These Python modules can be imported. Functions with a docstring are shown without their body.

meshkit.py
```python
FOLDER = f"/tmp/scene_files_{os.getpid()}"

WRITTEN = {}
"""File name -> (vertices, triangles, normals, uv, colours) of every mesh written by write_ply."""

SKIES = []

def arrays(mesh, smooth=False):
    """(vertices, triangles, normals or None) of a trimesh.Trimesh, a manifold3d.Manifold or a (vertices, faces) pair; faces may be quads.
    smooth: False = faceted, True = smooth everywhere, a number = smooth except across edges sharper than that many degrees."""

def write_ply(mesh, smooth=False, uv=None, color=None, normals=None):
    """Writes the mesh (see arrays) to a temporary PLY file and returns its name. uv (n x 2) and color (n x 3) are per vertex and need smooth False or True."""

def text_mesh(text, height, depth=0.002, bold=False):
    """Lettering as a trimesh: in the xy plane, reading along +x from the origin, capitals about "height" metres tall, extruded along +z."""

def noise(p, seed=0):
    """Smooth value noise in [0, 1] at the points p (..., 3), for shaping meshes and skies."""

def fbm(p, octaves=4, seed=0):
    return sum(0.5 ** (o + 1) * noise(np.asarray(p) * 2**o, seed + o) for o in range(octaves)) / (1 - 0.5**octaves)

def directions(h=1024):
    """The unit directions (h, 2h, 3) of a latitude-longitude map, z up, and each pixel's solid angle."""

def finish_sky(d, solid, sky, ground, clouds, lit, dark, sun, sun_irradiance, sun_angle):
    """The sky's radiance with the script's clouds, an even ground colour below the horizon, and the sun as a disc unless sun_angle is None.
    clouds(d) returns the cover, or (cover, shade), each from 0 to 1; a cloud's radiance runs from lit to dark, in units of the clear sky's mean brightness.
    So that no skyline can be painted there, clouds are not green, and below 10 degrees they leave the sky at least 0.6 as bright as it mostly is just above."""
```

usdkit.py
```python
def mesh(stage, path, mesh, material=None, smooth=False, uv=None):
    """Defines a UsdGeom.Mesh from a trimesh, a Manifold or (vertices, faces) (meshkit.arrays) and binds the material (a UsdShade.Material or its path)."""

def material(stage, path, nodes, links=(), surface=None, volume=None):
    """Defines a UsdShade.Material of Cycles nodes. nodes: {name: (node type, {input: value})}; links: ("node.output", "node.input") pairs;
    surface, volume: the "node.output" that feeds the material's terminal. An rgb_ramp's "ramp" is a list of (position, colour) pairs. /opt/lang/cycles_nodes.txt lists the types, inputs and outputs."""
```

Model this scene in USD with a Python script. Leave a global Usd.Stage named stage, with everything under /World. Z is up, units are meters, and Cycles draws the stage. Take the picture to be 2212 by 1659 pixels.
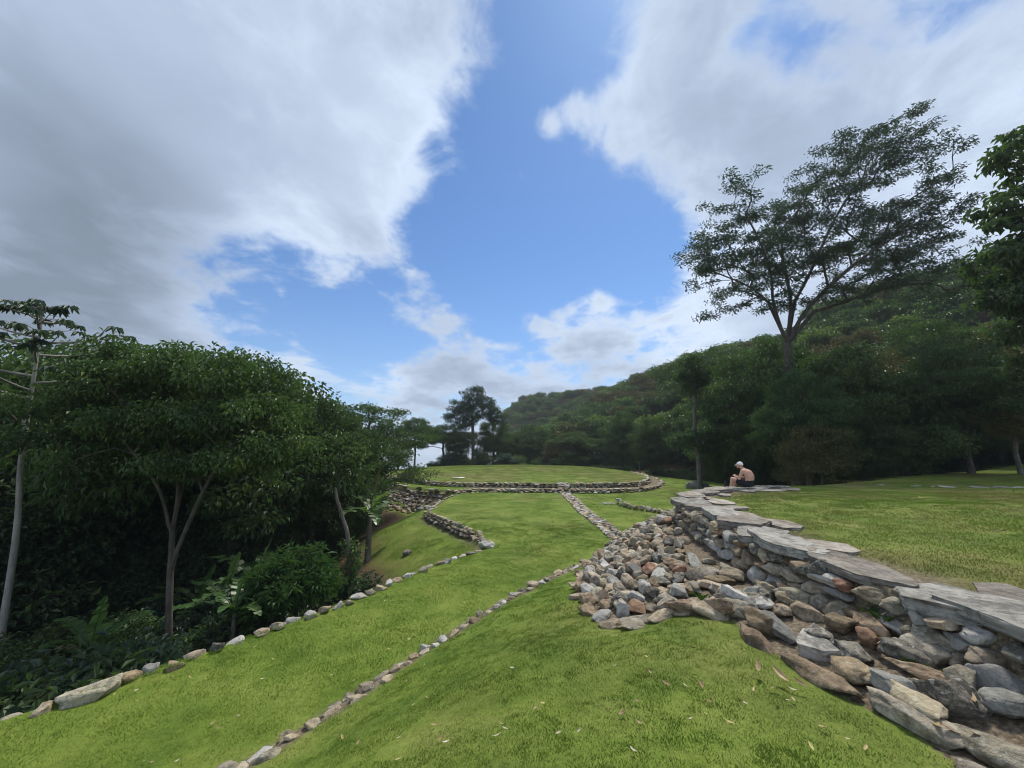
import math, random
import numpy as np, trimesh, shapely, manifold3d, meshkit, usdkit
from scipy.interpolate import RBFInterpolator, LinearNDInterpolator
from scipy.spatial import cKDTree
from pxr import Usd, UsdGeom, UsdLux, UsdShade, Sdf, Gf, Vt

stage = Usd.Stage.CreateInMemory()
UsdGeom.SetStageUpAxis(stage, UsdGeom.Tokens.z)
UsdGeom.SetStageMetersPerUnit(stage, 1.0)
UsdGeom.Xform.Define(stage, '/World')
T = Sdf.ValueTypeNames

# ------------------------------------------------------------------ camera
EYE = 1.6
PITCH = math.radians(8.67)
cam = UsdGeom.Camera.Define(stage, '/World/camera')
cam.AddTranslateOp().Set(Gf.Vec3d(0, 0, EYE))
cam.AddRotateXOp().Set(90 + math.degrees(PITCH))
cam.CreateHorizontalApertureAttr(36.0)
cam.CreateVerticalApertureAttr(27.0)
cam.CreateFocalLengthAttr(36.0 / (2 * 1.28))
cam.CreateClippingRangeAttr(Gf.Vec2f(0.05, 20000))
cam.CreateExposureAttr(1.2)

def look(u, v):
    """Unit direction of a point of the 2212 x 1659 photograph (for clouds and for measuring where things stand)."""
    x, y = (u - 1106) * 0.4629, (829.5 - v) * 0.4629
    d = np.array([x, 400 * math.cos(PITCH) - y * math.sin(PITCH), 400 * math.sin(PITCH) + y * math.cos(PITCH)])
    return d / np.linalg.norm(d)

def onz(u, v, z):
    d = look(u, v); t = (z - EYE) / d[2]
    return np.array([d[0] * t, d[1] * t])

def aty(u, v, y):
    d = look(u, v); t = y / d[1]
    return np.array([d[0] * t, y, EYE + d[2] * t])

# ------------------------------------------------------------------ sky and sun
SUN_EL, SUN_AZ = math.radians(58), math.radians(28)          # azimuth from +y (view) towards +x
SKY_STRENGTH = 0.085
HAZE = 0.0004
def build_sky():
    n = {'tc': ('texture_coordinate', {}), 'dir': ('vector_math', {'math_type': 'normalize'}),
         'sky': ('sky_texture', {'sky_type': 'single_scattering', 'sun_disc': False, 'sun_elevation': SUN_EL, 'sun_rotation': SUN_AZ,
                                 'altitude': 800.0, 'air_density': 1.0, 'aerosol_density': 0.6, 'ozone_density': 2.5}),
         'sep': ('separate_xyz', {}), 'zc': ('math', {'math_type': 'maximum', 'value2': 0.0}), 'zp': ('math', {'math_type': 'add', 'value2': 0.22}),
         'zv': ('combine_xyz', {}), 'pl': ('vector_math', {'math_type': 'divide'}),
         'map': ('mapping', {'mapping_type': 'point', 'location': (3.1, 1.7, 0.0), 'scale': (1.0, 0.8, 1.0)}),
         'fbm': ('noise_texture', {'scale': 2.0, 'detail': 11.0, 'roughness': 0.58, 'distortion': 0.25}),
         'soft': ('noise_texture', {'scale': 1.1, 'detail': 7.0, 'roughness': 0.52, 'distortion': 0.3}),
         'wisp': ('noise_texture', {'scale': 6.5, 'detail': 9.0, 'roughness': 0.62, 'distortion': 0.5}),
         'bg': ('background_shader', {'strength': SKY_STRENGTH})}
    L = [('tc.generated', 'dir.vector1'), ('dir.vector', 'sep.vector'), ('sep.z', 'zc.value1'), ('zc.value', 'zp.value1'),
         ('zp.value', 'zv.x'), ('zp.value', 'zv.y'), ('zp.value', 'zv.z'), ('dir.vector', 'pl.vector1'), ('zv.vector', 'pl.vector2'),
         ('pl.vector', 'map.vector'), ('map.vector', 'fbm.vector'), ('map.vector', 'soft.vector'), ('map.vector', 'wisp.vector')]
    def total(name, start, blobs):
        prev = None
        for i, (u, v, deg, amp) in enumerate(blobs):
            k = 1.0 / (1 - math.cos(math.radians(deg)))
            a, b, c, d = (f'{name}{x}{i}' for x in 'abcd')
            n[a] = ('vector_math', {'math_type': 'dot_product', 'vector2': tuple(look(u, v))})
            n[b] = ('math', {'math_type': 'multiply_add', 'value2': k, 'value3': -k})
            n[c] = ('math', {'math_type': 'exponent'})
            n[d] = ('math', {'math_type': 'multiply_add', 'value2': amp, 'value3': start})
            L.extend([('dir.vector', a + '.vector1'), (a + '.value', b + '.value1'), (b + '.value', c + '.value1'), (c + '.value', d + '.value1')])
            if prev: L.append((prev + '.value', d + '.value3'))
            prev = d
        return prev + '.value'
    # where the cloud deck is thick (+) and where it opens (-)
    cov = total('cov', 0.10, [(1210, -60, 7, -0.42), (1200, 120, 6, -0.34), (1100, 330, 8, -0.38), (1330, 170, 4, -0.12), (1230, 480, 9, -0.44), (1000, 560, 7, -0.34), (1380, 560, 6, -0.26),
                              (760, 680, 9, -0.36), (500, 610, 7, -0.30), (1100, 700, 8, -0.30), (1650, 80, 4.5, -0.24), (1780, 150, 4, -0.18),
                              (300, 150, 16, 0.30), (800, 250, 8, 0.30), (740, 500, 6, 0.30), (1480, 180, 7, 0.26), (1750, 330, 9, 0.24), (2000, 600, 14, 0.30),
                              (1150, 840, 10, 0.16), (1130, 380, 1.6, 0.36), (1185, 265, 2.2, 0.33), (1300, 650, 1.8, 0.30), (1240, 230, 2.0, 0.22), (1170, 600, 1.6, 0.22), (1080, 590, 1.2, .2), (150, 500, 12, 0.3), (300, 720, 10, 0.12), (1560, 680, 7, 0.2)])
    shd = total('shd', 0.0, [(40, 350, 15, 0.30), (230, 600, 9, 0.22), (420, 130, 9, 0.12), (0, 800, 10, 0.25), (560, 60, 7, -0.1), (2150, 600, 12, -0.08), (900, 250, 8, -0.2), (650, 560, 7, -0.2), (1400, 150, 8, -0.15), (1550, 680, 8, -0.2),
                             (1000, 860, 9, 0.28), (1300, 840, 8, 0.22)])
    n['w1'] = ('math', {'math_type': 'multiply', 'value2': 1.75}); L.append(('fbm.fac', 'w1.value1'))
    n['w2'] = ('math', {'math_type': 'multiply_add', 'value2': 0.70}); L.extend([('wisp.fac', 'w2.value1'), ('w1.value', 'w2.value3')])
    n['dn'] = ('math', {'math_type': 'add'}); L.extend([('w2.value', 'dn.value1'), (cov, 'dn.value2')])
    n['cover'] = ('map_range', {'range_type': 'smoothstep', 'from_min': 1.06, 'from_max': 1.40, 'clamp': True}); L.append(('dn.value', 'cover.value'))
    n['thick'] = ('map_range', {'range_type': 'smoothstep', 'from_min': 1.22, 'from_max': 1.75, 'to_max': 0.34, 'clamp': True}); L.append(('dn.value', 'thick.value'))
    n['sn'] = ('math', {'math_type': 'multiply_add', 'value2': 1.25, 'value3': -0.52}); L.append(('soft.fac', 'sn.value1'))
    n['s1'] = ('math', {'math_type': 'add'}); L.extend([('sn.value', 's1.value1'), (shd, 's1.value2')])
    n['s2'] = ('math', {'math_type': 'add', 'use_clamp': True}); L.extend([('s1.value', 's2.value1'), ('thick.result', 's2.value2')])
    n['cc'] = ('rgb_ramp', {'ramp': [(0.0, CLOUD_LIT), (0.45, CLOUD_MID), (1.0, CLOUD_DARK)]}); L.append(('s2.value', 'cc.fac'))
    n['tint'] = ('mix_color', {'blend_type': 'multiply', 'fac': 1.0, 'b': SKY_TINT}); L.append(('sky.color', 'tint.a'))
    n['hz1'] = ('math', {'math_type': 'multiply', 'value2': -7.0}); n['hz2'] = ('math', {'math_type': 'exponent'}); n['hz3'] = ('math', {'math_type': 'multiply', 'value2': 0.8})
    n['low'] = ('mix_color', {'b': (2.5, 3.1, 4.1)}); L.extend([('zc.value', 'hz1.value1'), ('hz1.value', 'hz2.value1'), ('hz2.value', 'hz3.value1'), ('hz3.value', 'low.fac'), ('tint.result', 'low.a')])
    n['mx'] = ('mix_color', {'blend_type': 'mix'}); L.extend([('cover.result', 'mx.fac'), ('low.result', 'mx.a'), ('cc.color', 'mx.b'), ('mx.result', 'bg.color')])
    return usdkit.material(stage, '/World/Looks/sky_look', n, L, surface='bg.background')
SKY_TINT = (0.42, 0.58, 0.72)
CLOUD_LIT, CLOUD_MID, CLOUD_DARK = (3.7, 4.3, 5.2), (2.3, 2.8, 3.65), (1.2, 1.5, 1.95)
dome = UsdLux.DomeLight.Define(stage, '/World/sky')
UsdShade.MaterialBindingAPI.Apply(dome.GetPrim()).Bind(build_sky())
dome.GetPrim().SetCustomDataByKey('kind', 'structure')
sun = UsdLux.DistantLight.Define(stage, '/World/sun')
sun.CreateIntensityAttr(0.50); sun.CreateAngleAttr(10.0); sun.CreateNormalizeAttr(True)
sun.CreateColorAttr(Gf.Vec3f(1.0, 0.95, 0.86))
sun.AddRotateXYZOp().Set(Gf.Vec3f(90 - math.degrees(SUN_EL), 0, 180 - math.degrees(SUN_AZ)))

# ------------------------------------------------------------------ helpers
counts = {}
def numbered(parent, name):
    k = (str(parent), name); i = counts.get(k, 0); counts[k] = i + 1
    return name if i == 0 else f'{name}_{i:03d}'
def tag(prim, label=None, cat=None, group=None, kind=None):
    for k, v in (('label', label), ('category', cat), ('group', group), ('kind', kind)):
        if v: prim.SetCustomDataByKey(k, v)
    return prim
def thing(name, label, cat, group=None, loc=(0, 0, 0), rz=0.0, scale=None, kind=None, tilt=None):
    x = UsdGeom.Xform.Define(stage, '/World/' + numbered('/World', name))
    x.AddTranslateOp().Set(Gf.Vec3d(*map(float, loc)))
    if tilt: x.AddRotateXYZOp().Set(Gf.Vec3f(float(tilt[0]), float(tilt[1]), math.degrees(rz)))
    else: x.AddRotateZOp().Set(math.degrees(rz))
    if scale is not None: x.AddScaleOp().Set(Gf.Vec3f(*map(float, np.broadcast_to(scale, 3))))
    return tag(x.GetPrim(), label, cat, group, kind)
def obj(name, mesh, mat, parent=None, smooth=False, tone=None, kind=None):
    base = parent.GetPath() if parent is not None else Sdf.Path('/World')
    m = usdkit.mesh(stage, str(base.AppendChild(numbered(base, name))), mesh, mat, smooth=smooth)
    if tone is not None:
        UsdGeom.PrimvarsAPI(m).CreatePrimvar('tone', T.FloatArray, 'vertex').Set(Vt.FloatArray.FromNumpy(np.asarray(tone, np.float32)))
    if kind: m.GetPrim().SetCustomDataByKey('kind', kind)
    return m.GetPrim()
def structure(name, mesh, mat, smooth=False):
    p = obj(name, mesh, mat, None, smooth); p.SetCustomDataByKey('kind', 'structure'); return p
def refer(prim, proto):
    prim.GetReferences().AddInternalReference(proto.GetPath()); prim.SetInstanceable(True); return prim

def fb(p, s, seed=0, octv=4):
    p = np.asarray(p, float)
    if p.shape[-1] == 2: p = np.concatenate([p, np.zeros(p.shape[:-1] + (1,))], -1)
    return meshkit.fbm(p * s + 31.7 + seed * 7.3, octv, seed)
def smooth01(x): x = np.clip(x, 0, 1); return x * x * (3 - 2 * x)
def pdist(P, line):
    """Distance of points P (n,2) to a polyline and the fraction (segment index + t) of the nearest point."""
    P, line = np.asarray(P, float), np.asarray(line, float)[:, :2]
    best, at = np.full(len(P), 1e9), np.zeros(len(P))
    for i in range(len(line) - 1):
        a, b = line[i], line[i + 1]; ab = b - a
        t = np.clip(((P - a) @ ab) / (ab @ ab), 0, 1)
        d = np.linalg.norm(P - a - t[:, None] * ab, axis=1)
        m = d < best; best[m] = d[m]; at[m] = i + t[m]
    return best, at
def along(line, step):
    """Points at even spacing on a polyline with unit tangents."""
    line = np.asarray(line, float); seg = np.linalg.norm(np.diff(line[:, :2], axis=0), axis=1); s = np.concatenate([[0], np.cumsum(seg)])
    q = np.arange(0, s[-1], step); p = np.stack([np.interp(q, s, line[:, k]) for k in range(line.shape[1])], 1)
    e = 0.15; a = np.stack([np.interp(np.clip(q - e, 0, s[-1]), s, line[:, k]) for k in range(2)], 1); b = np.stack([np.interp(np.clip(q + e, 0, s[-1]), s, line[:, k]) for k in range(2)], 1)
    t = b - a; return p, t / np.linalg.norm(t, axis=1, keepdims=True), s[-1]
def spline(line, n=12):
    """Catmull-Rom through the points of a polyline."""
    L = np.asarray(line, float); L = np.vstack([2 * L[0] - L[1], L, 2 * L[-1] - L[-2]]); out = []
    for i in range(1, len(L) - 2):
        t = np.linspace(0, 1, n, endpoint=False)[:, None]; p0, p1, p2, p3 = L[i - 1:i + 3]
        out.append(0.5 * (2 * p1 + (p2 - p0) * t + (2 * p0 - 5 * p1 + 4 * p2 - p3) * t ** 2 + (3 * p1 - p0 - 3 * p2 + p3) * t ** 3))
    return np.vstack(out + [L[-2][None]])

# ------------------------------------------------------------------ the lie of the land (heights relative to the eye, then + EYE)
WB = [((4.4, -4), (3.2, -4, -2.1)), ((4.3, 0), (3.15, 0, -2.15)), ((4.22, 2.3), (3.1, 2.6, -2.2)), ((4.17, 3.2), (3.08, 3.5, -2.2)), ((4.1, 4.0), (2.84, 4.1, -2.2)),
      ((4.02, 4.9), (2.8, 4.9, -2.22)), ((3.97, 5.6), (2.8, 5.6, -2.25)), ((3.95, 6.1), (2.3, 5.9, -2.3)), ((3.96, 6.5), (1.8, 5.8, -2.37)), ((3.98, 7.0), (1.42, 5.95, -2.5)),
      ((4.08, 7.7), (1.22, 7.1, -2.66)), ((4.18, 8.5), (1.25, 8.3, -2.82)), ((4.35, 9.8), (1.6, 10.0, -3.05)), ((4.55, 11.0), (2.4, 12.1, -3.25)), ((5.1, 12.3), (3.3, 14.2, -3.38)),
      ((6.0, 13.2), (4.3, 15.8, -3.4)), ((7.3, 14.1), (6.2, 17.2, -3.4)), ((8.8, 14.7), (8.6, 18.2, -3.4)), ((11.5, 15.7), (11.5, 19.2, -3.4)), ((15, 17.5), (15, 21, -3.4)),
      ((20, 20.5), (19, 23.5, -3.3)), ((26, 23.5), (25.5, 26.5, -3.0))]
W = spline([w for w, b in WB]); B = spline([b for w, b in WB])
L2 = spline([(-8.5, -3.0, -3.45), (-5.0, 1.7, -3.38), (-2.8, 4.8, -3.33), (-1.57, 6.87, -3.3), (0.0, 9.4, -3.3), (1.2, 11.0, -3.3), (2.3, 12.15, -3.3)])
L1 = spline([(-11.5, -1.0), (-8.3, 3.2), (-6.4, 5.5), (-4.86, 7.5), (-3.66, 9.27), (-2.2, 11.9), (-0.95, 13.6)])
LW = spline([(-0.78, 14.0), (-1.3, 16.0), (-2.3, 17.9), (-3.4, 19.6), (-4.3, 21.4), (-4.35, 23.0), (-4.35, 24.6), (-4.2, 26.4), (-3.9, 28.2)])
RUB = spline([(-3.9, 28.3), (-4.6, 28.9), (-5.6, 29.3), (-7.5, 31.0), (-10.2, 34.2), (-13.0, 38.5)])
RIM = spline([(-14.2, 48), (-12.8, 41), (-9.6, 35.6), (-5.6, 32.0), (-1.9, 31.3), (3.8, 30.8), (7.4, 31.0), (9.8, 32.0), (11.8, 35.4), (12.9, 40), (13.0, 45)])
RIMB = spline([(13.0, 45), (11, 53), (6, 58), (0, 59.5), (-7, 57.5), (-12, 53), (-14.2, 48)])
LOW = spline([(-4.2, 28.6), (-3.2, 29.5), (-1.6, 30.0), (3.8, 29.7), (7.6, 29.9), (10.3, 31.0), (12.6, 34.6), (14.0, 39.5), (14.1, 45)])
RINGC, RINGR = np.array([9.9, 23.6]), 3.7
PATH = spline([(3.95, 15.5), (3.9, 17.5), (3.75, 20), (3.75, 23), (3.8, 26), (3.8, 29.7)])
poly = lambda *ls: shapely.Polygon(np.vstack([np.asarray(l, float)[:, :2] for l in ls]))
WALLZONE = poly(W, B[::-1])
UPPER = poly(W, [(32, 26), (60, 30), (70, -30), (4.4, -30)])
MOUND = poly(RIM, RIMB[1:-1])
APRON = poly(LOW, [(13, 52), (6, 60.5), (-8, 60), (-14.5, 52), (-14.5, 42)], RUB[::-1])
PLATEAU = poly(L1, LW, RUB[1:], [(-15, 44), (-15.5, 52), (-9, 60), (0, 62), (8, 60), (15, 52), (16.5, 42), (19, 35), (24, 31), (32, 28), (60, 34), (70, -30), (-20, -30)]).buffer(0)
BANK = poly(B, [(4.2, 14.6), (3.0, 12.9)], L2[::-1], [(-8.5, -12), (3.2, -12)]).buffer(0)
_s = np.linspace(0, len(W) - 1, 900); _k = np.arange(len(W))
_Ws = np.stack([np.interp(_s, _k, W[:, i]) for i in range(2)], 1); _Bs = np.stack([np.interp(_s, _k, B[:, i]) for i in range(3)], 1)
def face(D): return np.minimum(0.52, 0.66 * D)
def profile(t, zb, wd):
    """Height in the wall zone at the fraction t between cap edge (0) and foot (1); wd is the zone's width there."""
    D = -1.60 - zb; F = face(D); r = D - F; a = 0.09 / wd
    return -1.60 - F * np.clip(t / a, 0, 1) - 0.12 * r * np.clip((t - a) / (0.29 - a), 0, 1) - 0.88 * r * np.clip((t - 0.29) / 0.71, 0, 1)
_t = np.array([0, .012, .025, .04, .06, .09, .13, .2, .29, .4, .5, .6, .7, .8, .9, 1.0])
_gp = (_Ws[:, None, :] * (1 - _t[None, :, None]) + _Bs[:, None, :2] * _t[None, :, None]).reshape(-1, 2)
_gz = profile(_t[None, :], _Bs[:, 2:3], np.linalg.norm(_Bs[:, :2] - _Ws, axis=1)[:, None]).ravel()
wall_z = LinearNDInterpolator(_gp, _gz)
_bp = np.vstack([B[::6], L2[::6], [(0, 0, -1.64), (2, 0.2, -1.78), (1.2, 1.8, -1.84), (0.2, 2.2, -1.86), (-1.4, 0, -2.05), (-3.2, 0, -2.75), (0, -4, -1.6), (-4, -6, -2.6), (2.4, -6, -1.9), (1.3, 3.8, -2.15), (-1.0, 3.6, -2.55), (0.3, 6, -2.62), (1.7, 4.9, -2.22)]])
bank_z = RBFInterpolator(_bp[:, :2], _bp[:, 2], kernel='linear', smoothing=0.02, neighbors=40)
FOREST_EDGE = [(70, -10), (46, 20), (33, 27), (25, 32), (20, 36), (17.5, 44), (15, 56), (9, 66), (2, 75), (-2, 100), (-4, 140)]
HILLPOLY = shapely.Polygon(FOREST_EDGE + [(-10, 400), (500, 400), (500, -10)])

def height(P):
    P = np.asarray(P, float); n = len(P)
    z = np.full(n, -3.4) + 0.16 * (fb(P, 0.16, 1, 3) - 0.5) + 0.03 * (fb(P, 1.1, 2, 2) - 0.5)
    inside = shapely.contains_xy(PLATEAU, P[:, 0], P[:, 1])
    # right lawn sits a little lower towards the forest
    # ring terrace
    dr = np.linalg.norm(P - RINGC, axis=1); m = dr < RINGR; z[m] = np.maximum(z[m], -3.18 + 0.0 * dr[m])
    # far mound: apron, then the platform
    m = shapely.contains_xy(APRON, P[:, 0], P[:, 1]); z[m] = -3.17 + 0.05 * (fb(P[m], 0.4, 3, 2) - 0.5)
    m = shapely.contains_xy(MOUND, P[:, 0], P[:, 1])
    if m.any():
        d = pdist(P[m], np.vstack([RIM, RIMB]))[0]
        z[m] = -2.88 + 0.20 * smooth01(d / 9.0) + 0.16 * (fb(P[m], 0.12, 4, 3) - 0.5)
    # left bank and valley
    out = ~inside
    if out.any():
        d = shapely.distance(shapely.points(P[out]), PLATEAU.boundary)
        dl = pdist(P[out], np.vstack([LW]))[0]; drub = pdist(P[out], RUB)[0]
        step = 0.08 + 0.26 * np.clip(1 - dl / 1.2, 0, 1) * smooth01((P[out, 1] - 14.5) / 3.0)
        drop = step * smooth01(d / 0.18) + 0.42 * np.maximum(d - 0.1, 0) * (1 - np.clip(1 - drub / 3.0, 0, 1) * 0.0)
        drop += 0.42 * np.clip(1 - drub / 2.5, 0, 1) * np.clip(d, 0, 1.6)
        fl = 4.2 + 0.08 * d
        drop = np.where(drop < fl, drop, fl + (drop - fl) * 0.05)
        right = shapely.contains_xy(HILLPOLY, P[out, 0], P[out, 1]) | (P[out, 0] > 8)
        drop = np.where(right, 0.10 * np.minimum(d, 8), drop)
        zz = -3.4 - drop + 0.5 * (fb(P[out], 0.22, 5, 4) - 0.5) * np.clip(d / 2, 0, 1)
        z[out] = zz
    # upper terrace
    m = shapely.contains_xy(UPPER, P[:, 0], P[:, 1])
    if m.any():
        d = pdist(P[m], W)[0]
        z[m] = -1.53 + 0.62 * smooth01(d / 13.0) + 0.10 * (fb(P[m], 0.25, 6, 3) - 0.5) * np.clip(d / 2, 0, 1)
    # beyond the terrace the forest slope
    m = shapely.contains_xy(HILLPOLY, P[:, 0], P[:, 1])
    if m.any():
        d = pdist(P[m], FOREST_EDGE)[0]
        d = d * np.clip((P[m, 0] + 12) / 22, 0.02, 1)
        z[m] = z[m] + (23 + 10 * smooth01((95 - P[m, 1]) / 60)) * smooth01(d / 64.0) + 0.06 * d * np.exp(-d / 60) + 3.0 * (fb(P[m], 0.03, 8, 4) - 0.5) * np.clip(d / 15, 0, 1)
    m = shapely.contains_xy(BANK, P[:, 0], P[:, 1])
    if m.any():
        db = pdist(P[m], np.vstack([B, L2[::-1]]))[0]
        z[m] = bank_z(P[m]) + (0.14 * (fb(P[m], 0.9, 9, 3) - 0.5) + 0.05 * (fb(P[m], 3.0, 10, 2) - 0.5)) * np.clip(db / 0.5, 0, 1)
    m = shapely.contains_xy(WALLZONE, P[:, 0], P[:, 1])
    if m.any():
        w = wall_z(P[m]); z[m] = np.where(np.isnan(w), z[m], w) + 0.06 * (fb(P[m], 4.0, 11, 2) - 0.5)
    r = np.linalg.norm(P, axis=1)
    z = z - 24 * smooth01((r - 150) / 500) * (P[:, 0] < 60)
    far = smooth01((r - 420) / 700); z = z + far * (26 + 75 * (fb(P, 0.0022, 15, 4) - 0.35))
    return z + EYE
def hz(x, y): return float(height(np.array([[x, y]]))[0])
def masks(P):
    """How dry, how bare and how littered with leaves the ground is at P."""
    P = np.asarray(P, float); n = len(P)
    dry = 0.45 * smooth01((fb(P, 0.35, 20, 4) - 0.47) * 4)
    m = shapely.contains_xy(UPPER, P[:, 0], P[:, 1]); dW = pdist(P, W)[0]
    dry = np.where(m, 0.35 + 0.6 * smooth01((fb(P, 0.3, 21, 4) - 0.36) * 3.5) + 0.4 * np.exp(-((P[:, 0] - 6.0) ** 2 / 4 + (P[:, 1] - 3.6) ** 2 / 3)), dry)
    mm = shapely.contains_xy(MOUND, P[:, 0], P[:, 1]); dry = np.where(mm, 0.25 + 0.5 * smooth01((fb(P, 0.2, 22, 3) - 0.4) * 4), dry)
    soil = np.zeros(n)
    z = shapely.contains_xy(WALLZONE, P[:, 0], P[:, 1]); soil = np.where(z, 1.0, soil)
    soil = np.maximum(soil, np.where(m & (P[:, 0] < 8.2), smooth01(1.6 - dW / (0.55 + 0.5 * fb(P, 1.5, 23, 3))), 0))
    d2 = pdist(P, L2)[0]; soil = np.maximum(soil, smooth01(1.5 - d2 / (0.16 + 0.14 * fb(P, 2.2, 24, 2))))
    dp = pdist(P, PATH)[0]; soil = np.maximum(soil, smooth01(2.0 - d2 * 0 - dp / 0.2))
    ap = shapely.contains_xy(APRON, P[:, 0], P[:, 1]) & ~mm; drim = pdist(P, RIM)[0]
    soil = np.maximum(soil, np.where(ap & (P[:, 0] > -3.5) & (drim < 1.5), 0.95, 0))
    out = ~shapely.contains_xy(PLATEAU, P[:, 0], P[:, 1]); d = shapely.distance(shapely.points(P), PLATEAU.boundary)
    litter = np.where(out, smooth01((d - np.where((P[:, 0] > -8.5) & (P[:, 0] < 5), 1.8, 1.3) + 2.6 * (fb(P, 0.5, 25, 3) - 0.5)) / 1.8), 0)
    drub = pdist(P, RUB)[0]; soil = np.maximum(soil, np.where(out, smooth01(1.8 - drub / 1.3), 0))
    dlw = pdist(P, LW)[0]; soil = np.maximum(soil, np.where(out, 0.8 * smooth01(1.3 - dlw / 0.5), 0))
    return np.clip(dry, 0, 1), np.clip(soil, 0, 1), np.clip(litter, 0, 1)

# ------------------------------------------------------------------ materials
def mat_ground():
    n = {'g': ('geometry', {}), 'dry': ('attribute', {'attribute': 'dry'}), 'soil': ('attribute', {'attribute': 'soil'}), 'lit': ('attribute', {'attribute': 'litter'}),
         'n1': ('noise_texture', {'scale': 0.9, 'detail': 6.0, 'roughness': 0.6}), 'n2': ('noise_texture', {'scale': 22.0, 'detail': 5.0, 'roughness': 0.7}),
         'n3': ('noise_texture', {'scale': 90.0, 'detail': 3.0, 'roughness': 0.7}),
         'lush': ('rgb_ramp', {'ramp': [(0.3, GRASS_A), (0.5, GRASS_B), (0.72, GRASS_C)]}),
         'dryc': ('rgb_ramp', {'ramp': [(0.3, (0.10, 0.125, 0.025)), (0.55, (0.17, 0.165, 0.05)), (0.75, (0.23, 0.19, 0.085))]}),
         'soilc': ('rgb_ramp', {'ramp': [(0.3, (0.075, 0.055, 0.038)), (0.5, (0.16, 0.125, 0.085)), (0.72, (0.27, 0.225, 0.16))]}),
         'litc': ('rgb_ramp', {'ramp': [(0.3, (0.03, 0.026, 0.013)), (0.48, (0.09, 0.058, 0.034)), (0.7, (0.17, 0.10, 0.062))]}),
         'm1': ('mix_color', {}), 'm2': ('mix_color', {}), 'm3': ('mix_color', {}), 'mv': ('mix_color', {'blend_type': 'multiply', 'fac': 0.75}),
         'vr': ('rgb_ramp', {'ramp': [(0.28, (0.5, 0.5, 0.5)), (0.7, (1.25, 1.25, 1.25))]}),
         'b': ('bump', {'strength': 0.6, 'distance': 0.03}), 'p': ('principled_bsdf', {'roughness': 0.9, 'specular_ior_level': 0.15})}
    L = [('g.position', f'{x}.vector') for x in ('n1', 'n2', 'n3')] + [('n1.fac', 'lush.fac'), ('n1.fac', 'dryc.fac'), ('n2.fac', 'soilc.fac'), ('n2.fac', 'litc.fac'),
         ('dry.fac', 'm1.fac'), ('lush.color', 'm1.a'), ('dryc.color', 'm1.b'), ('lit.fac', 'm2.fac'), ('m1.result', 'm2.a'), ('litc.color', 'm2.b'),
         ('soil.fac', 'm3.fac'), ('m2.result', 'm3.a'), ('soilc.color', 'm3.b'), ('n2.fac', 'vr.fac'), ('m3.result', 'mv.a'), ('vr.color', 'mv.b'), ('mv.result', 'p.base_color'),
         ('n3.fac', 'b.height'), ('b.normal', 'p.normal')]
    return usdkit.material(stage, '/World/Looks/ground_look', n, L, surface='p.BSDF')
GRASS_A, GRASS_B, GRASS_C = (0.082, 0.138, 0.018), (0.138, 0.197, 0.028), (0.20, 0.242, 0.048)

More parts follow.
